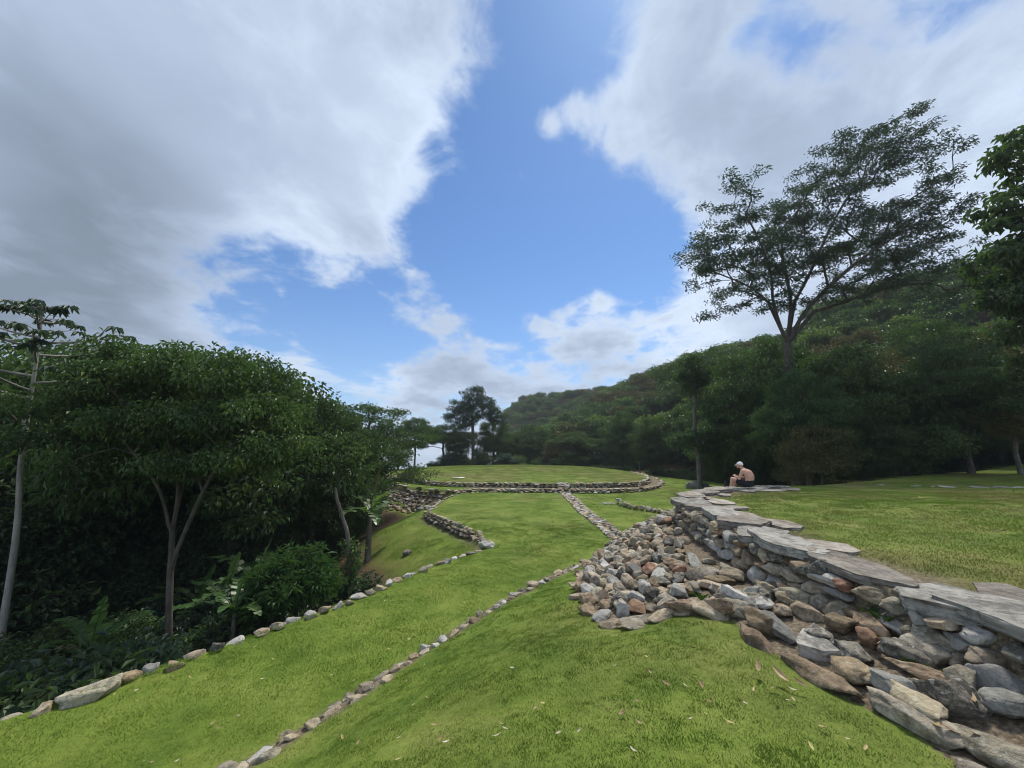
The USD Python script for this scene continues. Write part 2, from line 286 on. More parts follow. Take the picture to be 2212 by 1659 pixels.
def mat_stone(name, cols, lichen=0.5, spots=0.3, rough=0.85):
    n = {'g': ('geometry', {}), 'o': ('object_info', {}), 'sh': ('combine_xyz', {}), 'mul': ('math', {'math_type': 'multiply', 'value2': 57.0}), 'add': ('vector_math', {'math_type': 'add'}),
         'n1': ('noise_texture', {'scale': 3.2, 'detail': 7.0, 'roughness': 0.62, 'distortion': 0.4}), 'n2': ('noise_texture', {'scale': 16.0, 'detail': 6.0, 'roughness': 0.68}),
         'n3': ('noise_texture', {'scale': 55.0, 'detail': 4.0, 'roughness': 0.7}), 'n4': ('noise_texture', {'scale': 9.0, 'detail': 9.0, 'roughness': 0.8}),
         'cr': ('rgb_ramp', {'ramp': [(0.30, cols[0]), (0.48, cols[1]), (0.66, cols[2])]}),
         'dk': ('map_range', {'range_type': 'smoothstep', 'from_min': 0.46, 'from_max': 0.58, 'to_max': lichen, 'clamp': True}),
         'lt': ('map_range', {'range_type': 'smoothstep', 'from_min': 0.54, 'from_max': 0.62, 'to_max': spots, 'clamp': True}),
         'md': ('mix_color', {'b': (0.028, 0.027, 0.024)}), 'ml': ('mix_color', {'b': (0.47, 0.46, 0.42)}),
         'hv': ('hsv', {'saturation': 1.25}), 'rv': ('map_range', {'from_min': 0, 'from_max': 1, 'to_min': 0.75, 'to_max': 1.28}), 'hr': ('map_range', {'from_min': 0, 'from_max': 1, 'to_min': 0.49, 'to_max': 0.51}),
         'fv': ('math', {'math_type': 'fraction'}), 'f7': ('math', {'math_type': 'multiply', 'value2': 7.31}),
         'ba': ('math', {'math_type': 'multiply_add', 'value2': 0.5}), 'b': ('bump', {'strength': 0.9, 'distance': 0.035}),
         'p': ('principled_bsdf', {'roughness': rough, 'specular_ior_level': 0.3})}
    L = [('o.random', 'mul.value1'), ('mul.value', 'sh.x'), ('mul.value', 'sh.y'), ('g.position', 'add.vector1'), ('sh.vector', 'add.vector2')] + [('add.vector', f'n{i}.vector') for i in (1, 2, 3, 4)] + [
         ('n1.fac', 'cr.fac'), ('n4.fac', 'dk.value'), ('n2.fac', 'lt.value'), ('dk.result', 'md.fac'), ('cr.color', 'md.a'), ('lt.result', 'ml.fac'), ('md.result', 'ml.a'),
         ('o.random', 'rv.value'), ('o.random', 'f7.value1'), ('f7.value', 'fv.value1'), ('fv.value', 'hr.value'), ('rv.result', 'hv.value'), ('hr.result', 'hv.hue'), ('ml.result', 'hv.color'), ('hv.color', 'p.base_color'),
         ('n3.fac', 'ba.value1'), ('n2.fac', 'ba.value3'), ('ba.value', 'b.height'), ('b.normal', 'p.normal')]
    return usdkit.material(stage, '/World/Looks/' + name, n, L, surface='p.BSDF')
STONE = [mat_stone('stone_tan', [(0.20, 0.16, 0.112), (0.345, 0.29, 0.215), (0.46, 0.405, 0.32)], 0.45, 0.25),
         mat_stone('stone_grey', [(0.155, 0.137, 0.108), (0.295, 0.262, 0.208), (0.42, 0.382, 0.312)], 0.5, 0.4),
         mat_stone('stone_brown', [(0.13, 0.10, 0.07), (0.26, 0.20, 0.14), (0.37, 0.30, 0.22)], 0.5, 0.2),
         mat_stone('stone_dark', [(0.075, 0.069, 0.058), (0.15, 0.138, 0.114), (0.25, 0.232, 0.196)], 0.75, 0.55),
         mat_stone('stone_pale', [(0.26, 0.25, 0.225), (0.38, 0.365, 0.335), (0.47, 0.455, 0.42)], 0.3, 0.5),
         mat_stone('stone_blue', [(0.15, 0.146, 0.132), (0.25, 0.243, 0.22), (0.34, 0.332, 0.30)], 0.35, 0.3),
         mat_stone('stone_rust', [(0.17, 0.105, 0.075), (0.27, 0.175, 0.125), (0.34, 0.255, 0.19)], 0.3, 0.15)]
def mat_slab(name, cols, dark):
    n = {'g': ('geometry', {}), 'o': ('object_info', {}), 'mul': ('math', {'math_type': 'multiply', 'value2': 43.0}), 'sh': ('combine_xyz', {}), 'add': ('vector_math', {'math_type': 'add'}),
         'mp': ('mapping', {'rotation': (0, 0, 0.12), 'scale': (3.6, 1.5, 9.0)}), 'st': ('noise_texture', {'scale': 1.6, 'detail': 8.0, 'roughness': 0.7, 'distortion': 0.5}), 'n1': ('noise_texture', {'scale': 4.0, 'detail': 8.0, 'roughness': 0.7}),
         'n2': ('noise_texture', {'scale': 28.0, 'detail': 6.0, 'roughness': 0.75}), 'cr': ('rgb_ramp', {'ramp': [(0.28, cols[0]), (0.46, cols[1]), (0.6, cols[2]), (0.75, cols[3])]}),
         'dk': ('map_range', {'range_type': 'smoothstep', 'from_min': 0.46, 'from_max': 0.62, 'to_max': dark, 'clamp': True}), 'md': ('mix_color', {'b': (0.035, 0.034, 0.03)}),
         'lt': ('map_range', {'range_type': 'smoothstep', 'from_min': 0.58, 'from_max': 0.66, 'to_max': 0.5, 'clamp': True}), 'ml': ('mix_color', {'b': (0.5, 0.49, 0.45)}),
         'hv': ('hsv', {}), 'rv': ('map_range', {'from_min': 0, 'from_max': 1, 'to_min': 0.7, 'to_max': 1.2}), 'ba': ('math', {'math_type': 'multiply_add', 'value2': 0.45}), 'b': ('bump', {'strength': 1.0, 'distance': 0.035}), 'p': ('principled_bsdf', {'roughness': 0.85, 'specular_ior_level': 0.3})}
    L = [('o.random', 'mul.value1'), ('mul.value', 'sh.x'), ('mul.value', 'sh.y'), ('g.position', 'add.vector1'), ('sh.vector', 'add.vector2'), ('add.vector', 'mp.vector'), ('mp.vector', 'st.vector'), ('add.vector', 'n1.vector'), ('add.vector', 'n2.vector'),
         ('st.fac', 'cr.fac'), ('n1.fac', 'dk.value'), ('dk.result', 'md.fac'), ('cr.color', 'md.a'), ('n2.fac', 'lt.value'), ('lt.result', 'ml.fac'), ('md.result', 'ml.a'), ('o.random', 'rv.value'), ('rv.result', 'hv.value'), ('ml.result', 'hv.color'), ('hv.color', 'p.base_color'),
         ('n2.fac', 'ba.value1'), ('st.fac', 'ba.value3'), ('ba.value', 'b.height'), ('b.normal', 'p.normal')]
    return usdkit.material(stage, '/World/Looks/' + name, n, L, surface='p.BSDF')
SLAB = mat_slab('slab_grey', [(0.12, 0.112, 0.096), (0.27, 0.255, 0.222), (0.36, 0.342, 0.30), (0.45, 0.432, 0.385)], 0.6)
SLABW = mat_slab('slab_warm', [(0.09, 0.075, 0.06), (0.25, 0.215, 0.175), (0.35, 0.315, 0.265), (0.43, 0.40, 0.35)], 0.45)

# ------------------------------------------------------------------ ground sheet
def build_ground():
    fr = np.radians(np.concatenate([np.linspace(-64, 64, 420), np.linspace(64, 296, 62)[1:-1]]))
    r = [0.35]
    while r[-1] < 2400: r.append(r[-1] * 1.0 + max(0.045, (0.0075 if r[-1] < 60 else 0.03) * r[-1]))
    r = np.array(r); R, A = np.meshgrid(r, fr, indexing='ij')
    P = np.stack([R * np.sin(A), R * np.cos(A)], -1).reshape(-1, 2)
    P = np.vstack([P, [(0, 0)]])
    z = height(P); nr, na = R.shape
    i, j = np.meshgrid(np.arange(nr - 1), np.arange(na), indexing='ij'); j2 = (j + 1) % na
    a, b, c, d = i * na + j, i * na + j2, (i + 1) * na + j2, (i + 1) * na + j
    f = np.concatenate([np.stack([a, c, b], -1).reshape(-1, 3), np.stack([a, d, c], -1).reshape(-1, 3)])
    k = np.arange(na); f = np.vstack([f, np.stack([np.full(na, nr * na), k, (k + 1) % na], -1)])
    v = np.column_stack([P, z])
    fn = np.cross(v[f[:, 1]] - v[f[:, 0]], v[f[:, 2]] - v[f[:, 0]])
    f[fn[:, 2] < 0] = f[fn[:, 2] < 0][:, ::-1]
    p = structure('ground', (v, f), mat_ground(), smooth=True)
    api = UsdGeom.PrimvarsAPI(p)
    for nme, val in zip(('dry', 'soil', 'litter'), masks(P)):
        api.CreatePrimvar(nme, T.FloatArray, 'vertex').Set(Vt.FloatArray.FromNumpy(val.astype(np.float32)))
build_ground()

# ------------------------------------------------------------------ stones
def rock(rng, size, at, yaw=0.0, tilt=0.12, sub=2, block=0.5, cuts=12, rough=0.085):
    """One irregular stone: (vertices, faces), long axis along x before yaw."""
    m = ICO[sub]; p = m.vertices.copy(); n = len(p)
    e = rng.uniform(block, 0.95, 3); p = np.sign(p) * np.abs(p) ** e
    for _ in range(cuts):
        k = rng.normal(size=3); k /= np.linalg.norm(k); c = rng.uniform(0.56, 0.9); d = p @ k; p -= np.outer(np.maximum(d - c, 0) * 0.97, k)
    q = p * 1.7 + rng.uniform(0, 50, 3)
    p *= (1 + rough * 4 * (meshkit.noise(q, int(rng.integers(99))) - 0.5) + rough * 1.6 * (meshkit.noise(q * 2.6, 5) - 0.5) + rough * 0.9 * (meshkit.noise(q * 6.0, 6) - 0.5))[:, None]
    p[:, 0] *= 1 + 0.25 * rng.normal() * p[:, 2] * 0.4
    p /= np.abs(p).max(0); p *= np.asarray(size) * 0.5
    ax, ay = rng.normal(0, tilt, 2); R = trimesh.transformations.euler_matrix(ax, ay, yaw)[:3, :3]
    return p @ R.T + np.asarray(at), m.faces
ICO = {k: trimesh.creation.icosphere(k) for k in (1, 2, 3, 4)}
def slab(rng, L, Wd, H, at, yaw, tilt=(0, 0), sub=4):
    """A flat cleft slab with a ragged layered edge."""
    m = ICO[sub]; p = m.vertices.copy()
    th = np.arctan2(p[:, 1], p[:, 0]); rxy = np.linalg.norm(p[:, :2], axis=1)
    off = rng.uniform(0, 40); nk = rng.integers(6, 9); tk = np.linspace(0, 2 * math.pi, nk, endpoint=False) + rng.normal(0, 0.28, nk); ck = rng.uniform(0.72, 1.0, nk)
    cs = np.cos(th[:, None] - tk[None]); rr = np.min(np.where(cs > 0.15, ck / np.maximum(cs, 0.15), 9.0), axis=1)
    out = np.column_stack([np.cos(th) * 2.2, np.sin(th) * 2.2, np.zeros(len(th))]) + off
    rr = np.minimum(rr, 1.25) * (0.92 + 0.18 * meshkit.fbm(out, 3, 3))
    rad = np.clip(rxy * 1.32, 0, 1) ** 0.75
    z = np.sign(p[:, 2]) * np.clip(np.abs(p[:, 2]) * 1.75, 0, 1) ** 0.55
    edge = smooth01((rad - 0.75) / 0.25)
    lay = meshkit.noise(np.column_stack([th * 2.2, z * 4.4, np.full(len(z), off)]), 7) - 0.5 + 0.6 * (meshkit.noise(np.column_stack([th * 7, z * 2.4, np.full(len(z), off + 9)]), 8) - .5)
    rad = rad * (1 + 0.10 * edge * lay)
    X, Y = rad * rr * np.cos(th) * L / 2, rad * rr * np.sin(th) * Wd / 2
    s = np.column_stack([X * 1.1, Y * 3.5, np.zeros(len(X))]) + off
    up = 0.35 * (meshkit.fbm(s, 4, 11) - 0.5) + 0.45 * np.round(3 * meshkit.noise(np.column_stack([X * 1.6, Y * 2.6, np.zeros(len(X))]) + off * 2, 3)) / 3
    Z = z * H / 2 * (1 + np.where(z > 0, up - 0.25, 0.5 * up) * (1 - 0.5 * edge))
    v = np.column_stack([X, Y, Z]); R = trimesh.transformations.euler_matrix(tilt[0], tilt[1], yaw)[:3, :3]
    return v @ R.T + np.asarray(at), m.faces
def pick(rng, w): return STONE[rng.choice(len(STONE), p=np.array(w) / sum(w))]
MIX = (0.30, 0.24, 0.16, 0.13, 0.09, 0.05, 0.03)
def wp(s, t):
    a = np.array([np.interp(s, _k, W[:, i]) for i in range(2)]); b = np.array([np.interp(s, _k, B[:, i]) for i in range(3)])
    return a * (1 - t) + b[:2] * t, b[2], np.linalg.norm(b[:2] - a), (b[:2] - a) / np.linalg.norm(b[:2] - a)
S_OF = lambda i: int(round(i * 12))                    # spline() puts 12 samples between given points
WLEN = np.concatenate([[0], np.cumsum(np.linalg.norm(np.diff(W, axis=0), axis=1))])
BLEN = np.concatenate([[0], np.cumsum(np.linalg.norm(np.diff(B[:, :2], axis=0), axis=1))])
w_at = lambda l: float(np.interp(l, WLEN, _k)); b_at = lambda l: float(np.interp(l, BLEN, _k))
def stones_of(parent, items, limit=300, name='stone', view=True):
    """items: (distance-ranked) list of (mesh, material, smooth). The nearest ones are parts, the rest one part."""
    items = sorted(items, key=lambda i: np.linalg.norm(i[0][0].mean(0) - (0, 0, EYE)) / max(np.ptp(i[0][0], axis=0).max(), 0.05))
    for m, mt, sm in items[:limit]: obj(name, m, mt, parent, smooth=sm)
    rest = items[limit:]
    if rest:
        v = np.vstack([i[0][0] for i in rest]); off = np.cumsum([0] + [len(i[0][0]) for i in rest]); f = np.vstack([i[0][1] + o for i, o in zip(rest, off)])
        obj('small_' + name, (v, f), rest[0][1], parent, smooth=True, kind='stuff')

def upper_wall():
    rng = np.random.default_rng(11)
    t = thing('retaining_wall', 'tall dry stone wall capped with wide flat slabs edging the upper terrace', 'stone wall')
    # cap slabs
    l, end = WLEN[S_OF(1)] + 1.2, WLEN[S_OF(17) + 4]
    k = 0
    while l < end:
        L = rng.uniform(0.75, 1.35); s = w_at(l + L * 0.45); p, zb, wd, o = wp(s, 0)
        q = wp(min(s + 2, _k[-1]), 0)[0] - wp(max(s - 2, 0), 0)[0]; yaw = math.atan2(q[1], q[0])
        Wd = rng.uniform(0.55, 0.95) if p[1] < 9 else rng.uniform(0.6, 0.85); H = rng.uniform(0.09, 0.15)
        nrm = np.array([-q[1], q[0]]) / np.linalg.norm(q)                      # outwards (left of the walking direction)
        c = p - nrm * (Wd * 0.5 - rng.uniform(0.06, 0.19))
        top = -1.455 + EYE + rng.uniform(-0.03, 0.05)
        obj('slab', slab(rng, L * 1.2, Wd * 1.1, H, (c[0], c[1], top - H / 2), yaw + rng.normal(0, 0.12), (rng.normal(0, .035), rng.normal(0, .05))), SLAB if rng.random() < 0.6 else SLABW, t, smooth=28)
        if rng.random() < 0.55:                                              # a second, inner slab half sunk in the turf
            W2 = rng.uniform(0.4, 0.75); c2 = p - nrm * (Wd * 0.9 + W2 * 0.3)
            obj('slab', slab(rng, rng.uniform(0.6, 1.1), W2, 0.10, (c2[0], c2[1], hz(*c2) - 0.01), yaw + rng.normal(0, 0.3), (rng.normal(0, .03), rng.normal(0, .03)), 3), SLABW, t, smooth=28)
        l += L * rng.uniform(0.80, 0.98); k += 1
    items = []
    for c in range(4):
        l = WLEN[S_OF(1)] + 1.3 + 0.1 * c
        while l < end:
            s = w_at(l); p, zb, wd, o = wp(s, 0); F = float(face(-1.6 - zb)); n = max(2, round(F / 0.15))
            near = p[1] < 7.5; L = rng.uniform(0.2, 0.52) if near else rng.uniform(0.22, 0.48)
            if c < n:
                h = F / n * rng.uniform(1.1, 1.5)
                q = wp(min(s + 1, _k[-1]), 0)[0] - wp(max(s - 1, 0), 0)[0]; yaw = math.atan2(q[1], q[0])
                z = -1.58 - F * (c + 0.5) / n + EYE + rng.normal(0, .012)
                d = rng.uniform(0.26, 0.4); nr = np.array([-q[1], q[0]]) / np.linalg.norm(q); cc = p + nr * (0.0 + 0.03 * c + rng.uniform(-0.04, 0.05))
                items.append((rock(rng, (L * 1.08, d, h), (cc[0], cc[1], z), yaw + rng.normal(0, .1), 0.1, 3 if p[1] < 6 else 2, 0.55), pick(rng, MIX), 40))
            l += L * rng.uniform(0.92, 1.05)
    stones_of(t, items)
upper_wall()

def ground_hit(u, v):
    d = look(u, v); ts = np.geomspace(1.0, 90, 500); Q = d * ts[:, None]; below = height(Q[:, :2]) > Q[:, 2] + EYE
    i = int(np.argmax(below)) if below.any() else len(ts) - 1; return Q[i, :2]
def lower_tier():
    rng = np.random.default_rng(23)
    t = thing('stepped_wall', 'low stepped footing of long flat stones below the slab-capped wall in the right foreground', 'stone wall')
    items = []
    # two courses of long stones at the foot, then rounded stones on the ledge
    for row, (tt, lo, hi, wdt, hh, lift) in enumerate([(0.97, 0.5, 0.85, 0.30, 0.24, 0.02), (0.74, 0.35, 0.75, 0.26, 0.20, 0.05), (0.52, 0.22, 0.5, 0.28, 0.2, 0.03), (0.30, 0.2, 0.5, 0.3, 0.24, 0.05), (0.16, 0.22, 0.5, 0.28, 0.3, 0.08)]):
        l = BLEN[S_OF(1)] + 1.0; e = BLEN[S_OF(6)] + 0.35
        while l < e:
            L = rng.uniform(lo, hi); s = b_at(l + L / 2); p, zb, wd, o = wp(s, tt + rng.normal(0, 0.03))
            q = wp(s + 2, tt)[0] - wp(s - 2, tt)[0]; yaw = math.atan2(q[1], q[0])
            if not (row == 3 and rng.random() < 0.1) and not (row == 2 and rng.random() < 0.3):
                z = hz(*p) + lift; flat = row < 2 and rng.random() < 0.2
                sz = (L * 1.06, wdt * rng.uniform(0.8, 1.2), hh * rng.uniform(0.75, 1.1))
                if flat: items.append((slab(rng, sz[0] * 1.15, sz[1] * 1.5, sz[2] * 0.75, (p[0], p[1], z), yaw + rng.normal(0, .08), (rng.normal(0, .06), rng.normal(0, .05)), 4), SLAB if rng.random() < .7 else SLABW, 28))
                else: items.append((rock(rng, sz, (p[0], p[1], z), yaw + rng.normal(0, .12), 0.1, 3, 0.5), pick(rng, MIX), 40))
            l += L * rng.uniform(0.9, 1.08)
    # single big stones that stand out: (photo u, v, length, depth, height, material)
    for u, v, L, d, h, mt in [(2055, 1535, 0.46, 0.36, 0.30, 3), (1590, 1312, 0.42, 0.34, 0.36, 4), (1645, 1368, 0.50, 0.34, 0.34, 2), (1935, 1505, 0.38, 0.26, 0.22, 5), (2030, 1420, 0.52, 0.32, 0.26, 1), (1775, 1258, 0.55, 0.4, 0.3, 3), (2010, 1478, 0.66, 0.2, 0.16, 2), (1675, 1233, .5, .3, .14, 0)]:
        p = ground_hit(u, v); z = hz(*p)
        items.append((rock(rng, (L, d, h), (p[0], p[1], z + h * 0.25), rng.uniform(-0.5, 0.5) + 1.9, 0.1, 3, 0.6), STONE[mt], 40))
    stones_of(t, items)
lower_tier()

def bastion():
    rng = np.random.default_rng(37)
    t = thing('stone_bastion', 'rounded fan of rough fieldstones bulging out below the slab-capped wall', 'stone bank')
    items, k, d = [], 0, 0.05
    while d < 3.2:
        l, e = BLEN[S_OF(6)] + rng.uniform(0.0, 0.3), BLEN[S_OF(18)]
        pitch = 0.22
        while l < e:
            s = b_at(l); wd = wp(s, 0)[2]
            near = S_OF(6.2) < s < S_OF(14); L = rng.uniform(0.2, 0.5) if k else rng.uniform(0.3, 0.5)
            tt = 1 - d / wd
            if tt > 0.13 and not (tt < 0.33 and rng.random() < 0.35) and not (k > 0 and rng.random() < 0.04):
                p, zb, _, o = wp(s, tt + rng.normal(0, 0.05) / wd)
                q = wp(s + 1, tt)[0] - wp(s - 1, tt)[0]; arc = np.linalg.norm(q) + 1e-6; yaw = math.atan2(q[1], q[0])
                h = rng.uniform(0.16, 0.27); dp = rng.uniform(0.20, 0.34)
                if rng.random() < 0.15: yaw += rng.uniform(0.5, 1.2)
                fl = rng.random() < (0.8 if k == 0 else 0.25)
                items.append((rock(rng, (L * 1.08, dp * (1.1 if fl else 1), h * (0.6 if fl else 1)), (p[0], p[1], hz(*p) + h * (0.15 if fl else 0.32)), yaw + rng.normal(0, .2), 0.16, 2 if p[1] > 10 else 3, 0.55), pick(rng, MIX if k else (0.5, 0.1, 0.3, 0, 0.1, 0, 0)), 40))
            # rows shrink with the fan: keep the spacing in metres at this height
            p0, _, _, _ = wp(s, max(tt, 0)); p1, _, _, _ = wp(s + 0.5, max(tt, 0)); g = np.linalg.norm(p1 - p0) / max(float(np.interp(s + .5, _k, BLEN) - np.interp(s, _k, BLEN)), 1e-3)
            l += L * rng.uniform(0.84, 0.98) / max(g, 0.3)
        d += pitch; k += 1
    stones_of(t, items, 300)
    return items
print('bastion stones', len(bastion()))

def row_of(name, label, cat, line, seed, rng_l, rng_d, rng_h, sub=2, off=0.0, lift=0.25, mix=MIX, gap=(0.95, 1.15), rows=1, zoff=None, parent=None, jitter=0.04, tilt=.12):
    rng = np.random.default_rng(seed); items = []
    t = parent or thing(name, label, cat)
    P, Tn, length = along(line, 0.02)
    for r in range(rows):
        l = rng.uniform(0, 0.2)
        while l < length - 0.1:
            L = rng.uniform(*rng_l); i = min(int((l + L / 2) / 0.02), len(P) - 1); n = np.array([-Tn[i][1], Tn[i][0]])
            o = (off[r] if np.ndim(off) else off); h = rng.uniform(*rng_h); c = P[i][:2] + n * (o + rng.normal(0, jitter))
            z = (hz(*c) + h * lift) if zoff is None else zoff[r] + EYE + rng.normal(0, 0.012)
            items.append((rock(rng, (L, rng.uniform(*rng_d), h), (c[0], c[1], z), math.atan2(Tn[i][1], Tn[i][0]) + rng.normal(0, .12), tilt, sub, 0.5), pick(rng, mix), 40 if sub > 1 else True))
            l += L * rng.uniform(*gap)
    return t, items

PALE = (0.2, 0.3, 0.04, 0.06, 0.32, 0.08, 0)
def kerbs():
    t, it = row_of('stone_kerb', 'thin diagonal line of half-sunk stones running down the grass bank to the fan of fieldstones', 'stone kerb', L2[12:], 51, (0.18, 0.38), (0.26, 0.40), (0.14, 0.21), 3, 0.05, 0.1, (0.3, 0.3, 0.06, 0.16, 0.18, 0, 0), (0.95, 1.2))
    it += row_of('', '', '', L2[12:], 52, (0.14, 0.32), (0.12, 0.22), (0.08, 0.14), 2, -0.15, 0.05, (0.5, 0.15, .25, .03, .07, 0, 0), (1.0, 1.4), parent=t)[1]
    stones_of(t, it)
    t, it = row_of('stone_border', 'single row of pale rounded stones edging the lawn above the dark trees on the left', 'stone border', L1[8:], 53, (0.18, 0.40), (0.17, 0.27), (0.13, 0.2), 2, 0.03, 0.1, PALE, (0.95, 1.12))
    stones_of(t, it)
    t, it = row_of('lawn_wall', 'winding low dry stone wall along the left side of the middle lawn', 'stone wall', LW, 54, (0.16, 0.36), (0.2, 0.3), (0.11, 0.16), 2, (-0.02, 0.07, 0.13), 0.2, MIX, (0.92, 1.08), 3, (-3.38, -3.49, -3.6), jitter=.05)
    p = LW[0]; it.append((rock(np.random.default_rng(4), (0.6, 0.42, 0.26), (p[0] - .05, p[1], EYE - 3.28), 0.2, .05, 3, .7), STONE[4], 40))
    stones_of(t, it)
    rng = np.random.default_rng(55); t = thing('stone_path', 'narrow paved path of flat stones crossing the lawn to the round mound', 'paved path')
    P, Tn, length = along(PATH, 0.02); l = 0.0; it = []
    while l < length:
        D = rng.uniform(0.2, 0.36); i = min(int((l + D / 2) / 0.02), len(P) - 1); n = np.array([-Tn[i][1], Tn[i][0]]); x = -0.36
        while x < 0.34:
            Ln = min(rng.uniform(0.2, 0.5), 0.42 - x); c = P[i] + n * (x + Ln / 2) + Tn[i] * rng.normal(0, .03)
            it.append((rock(rng, (Ln * 1.05, D * 1.05, 0.13), (c[0], c[1], hz(*c) + 0.02 + rng.uniform(0, .025)), math.atan2(n[1], n[0]) + rng.normal(0, .1), .04, 2, 0.35), pick(rng, (0.34, 0.26, 0.1, 0.05, 0.22, .03, 0)), 40)); x += Ln
        l += D * 0.97
    stones_of(t, it)
    a = np.linspace(math.radians(175), math.radians(395), 80); ring = np.column_stack([RINGC[0] + RINGR * np.cos(a), RINGC[1] + RINGR * np.sin(a)])
    t, it = row_of('stone_ring', 'low ring of flat stones around the small round terrace on the right lawn', 'stone ring', ring, 56, (0.25, 0.5), (0.24, 0.36), (0.2, 0.28), 2, 0, 0.05, MIX, (0.98, 1.1), 1, (-3.25,))
    for x in np.arange(-0.7, 0.2, 0.42): it.append((rock(rng, (0.42, 0.4, .16), (RINGC[0] - RINGR + x - .1, RINGC[1] + 0.5, hz(RINGC[0] - RINGR + x, RINGC[1] + .5) + .03), .2, .05, 2, .4), STONE[4], 40))
    stones_of(t, it)
    # the far mound: rim wall, lower wall, stair
    FARM = (0.3, 0.28, 0.14, 0.14, 0.14, 0, 0)
    t, it = row_of('mound_wall', 'long low upper wall of stacked stones around the far round grass mound', 'stone wall', RIM[14:], 57, (0.28, 0.6), (0.3, 0.45), (0.13, 0.18), 1, (0.05, 0.0, -0.06), 0.2, FARM, (0.95, 1.06), 3, (-2.88, -3.0, -3.12), jitter=.04)
    stones_of(t, it)
    t, it = row_of('mound_footing', 'lower outer wall of stacked stones in front of the far round mound', 'stone wall', LOW, 58, (0.28, 0.6), (0.3, 0.45), (0.12, 0.17), 1, (0.05, 0.0, -0.06), 0.2, FARM, (0.95, 1.06), 3, (-3.18, -3.28, -3.38), jitter=.05)
    stones_of(t, it)
    t = thing('stone_stair', 'short stone stair climbing from the paved path onto the far mound', 'stairs'); it = []
    for i in range(5):
        for sx in (-0.22, 0.24):
            it.append((rock(rng, (0.52, 0.42, 0.17), (3.8 + sx, 29.55 + i * 0.3, EYE - 3.36 + 0.125 * i), rng.normal(0, .05), .03, 2, .35), pick(rng, FARM), 40))
    stones_of(t, it, name='step')
    t, it = row_of('rubble_wall', 'sprawling dark rubble wall on the slope left of the far mound', 'stone wall', RUB, 59, (0.26, 0.55), (0.3, 0.4), (0.14, 0.24), 1, 0.0, 0.1, PALE, (0.95, 1.1))
    for k in range(1, 9):
        off = 0.26 * k
        it += row_of('', '', '', RUB, 60 + k, (0.2, 0.5), (0.22, 0.4), (0.12, 0.24), 1, off, 0.2, (0.2, 0.26, 0.16, 0.34, 0.03, 0, 0), (0.95, 1.35), parent=t, jitter=0.08, tilt=.3)[1]
    stones_of(t, it)
kerbs()

def boulder(label, at, size, yaw, mt, seed, name='boulder', group=None):
    rng = np.random.default_rng(seed); m = rock(rng, size, (0, 0, size[2] * 0.12), yaw, .06, 3, .7)
    p = obj(name, (m[0] + np.array([at[0], at[1], hz(*at)]), m[1]), mt, None, smooth=50); tag(p, label, 'boulder', group); return p
boulder('large weathered grey boulder breaking the row of border stones at the lower left', onz(190, 1492, EYE - 3.35), (0.72, 0.42, 0.34), 0.95, STONE[1], 71)
boulder('grey boulder lying at the far right end of the lawn beside the slender trunk', aty(1503, 1046, 32.5)[:2], (2.0, 1.2, 1.1), 0.1, STONE[4], 72)
boulder('pale stone lying alone on the sloping left bank below the winding low wall', ground_hit(966, 1218), (0.34, 0.22, 0.16), 0.4, STONE[4], 73)
boulder('flat pale stone at the foot of the rubble wall, left of two', ground_hit(909, 1103), (0.6, 0.4, 0.4), 0.2, STONE[4], 74)
boulder('tilted pale slab stone at the foot of the rubble wall, right of two', ground_hit(925, 1100), (0.7, 0.35, 0.4), 1.0, STONE[4], 75)
boulder('dark mossy stump-like stone half way down the left bank', ground_hit(880, 1198), (0.40, 0.34, 0.26), 0.4, STONE[3], 76)
for i, (u, v, s) in enumerate([(1975, 1018, .5), (2010, 1014, .3), (2040, 1023, .9), (2110, 1026, .8), (2160, 1015, .6), (1900, 1020, .35), (2195, 1008, .9), (2145, 1030, .3)]):
    d = look(u, v); tt = 14.0
    for _ in range(60):
        q = d * tt; 
        if hz(q[0], q[1]) > EYE + q[2]: break
        tt += 0.12
    boulder(['pale flat stone in the turf of the terrace crest, leftmost of the bigger ones', 'small pale cobble in the turf between the two leftmost crest stones', 'longest pale flat stone near the middle of the terrace crest', 'pale flat stone just right of the longest crest stone', 'flat stone in the upper turf, higher up and nearer the right frame edge', 'small cobble alone at the left start of the row of crest stones', 'wide flat stone in the turf cut by the right frame edge', 'small pale cobble below the flat stones near the right frame edge'][i], (q[0], q[1]), (s * .7, s * .4, .07), 0.6 * i, STONE[4], 80 + i, 'turf_stone', 'flat stones sunk in the upper turf')

# ------------------------------------------------------------------ vegetation
def mat_leaf(name, ramp, trans=(0.10, 0.20, 0.03), mixf=0.22, rough=0.5, spec=0.35):
    n = {'a': ('attribute', {'attribute': 'tone'}), 'o': ('object_info', {}), 'r': ('rgb_ramp', {'ramp': ramp}), 'h': ('hsv', {}),
         'hv': ('map_range', {'from_min': 0, 'from_max': 1, 'to_min': 0.485, 'to_max': 0.515}), 'vv': ('map_range', {'from_min': 0, 'from_max': 1, 'to_min': 0.8, 'to_max': 1.2}),
         'p': ('principled_bsdf', {'roughness': rough, 'specular_ior_level': spec}), 't': ('translucent_bsdf', {'color': trans}), 'm': ('mix_closure', {'fac': mixf})}
    L = [('a.fac', 'r.fac'), ('o.random', 'hv.value'), ('o.random', 'vv.value'), ('hv.result', 'h.hue'), ('vv.result', 'h.value'), ('r.color', 'h.color'), ('h.color', 'p.base_color'),
         ('p.BSDF', 'm.closure1'), ('t.BSDF', 'm.closure2')]
    return usdkit.material(stage, '/World/Looks/' + name, n, L, surface='m.closure')
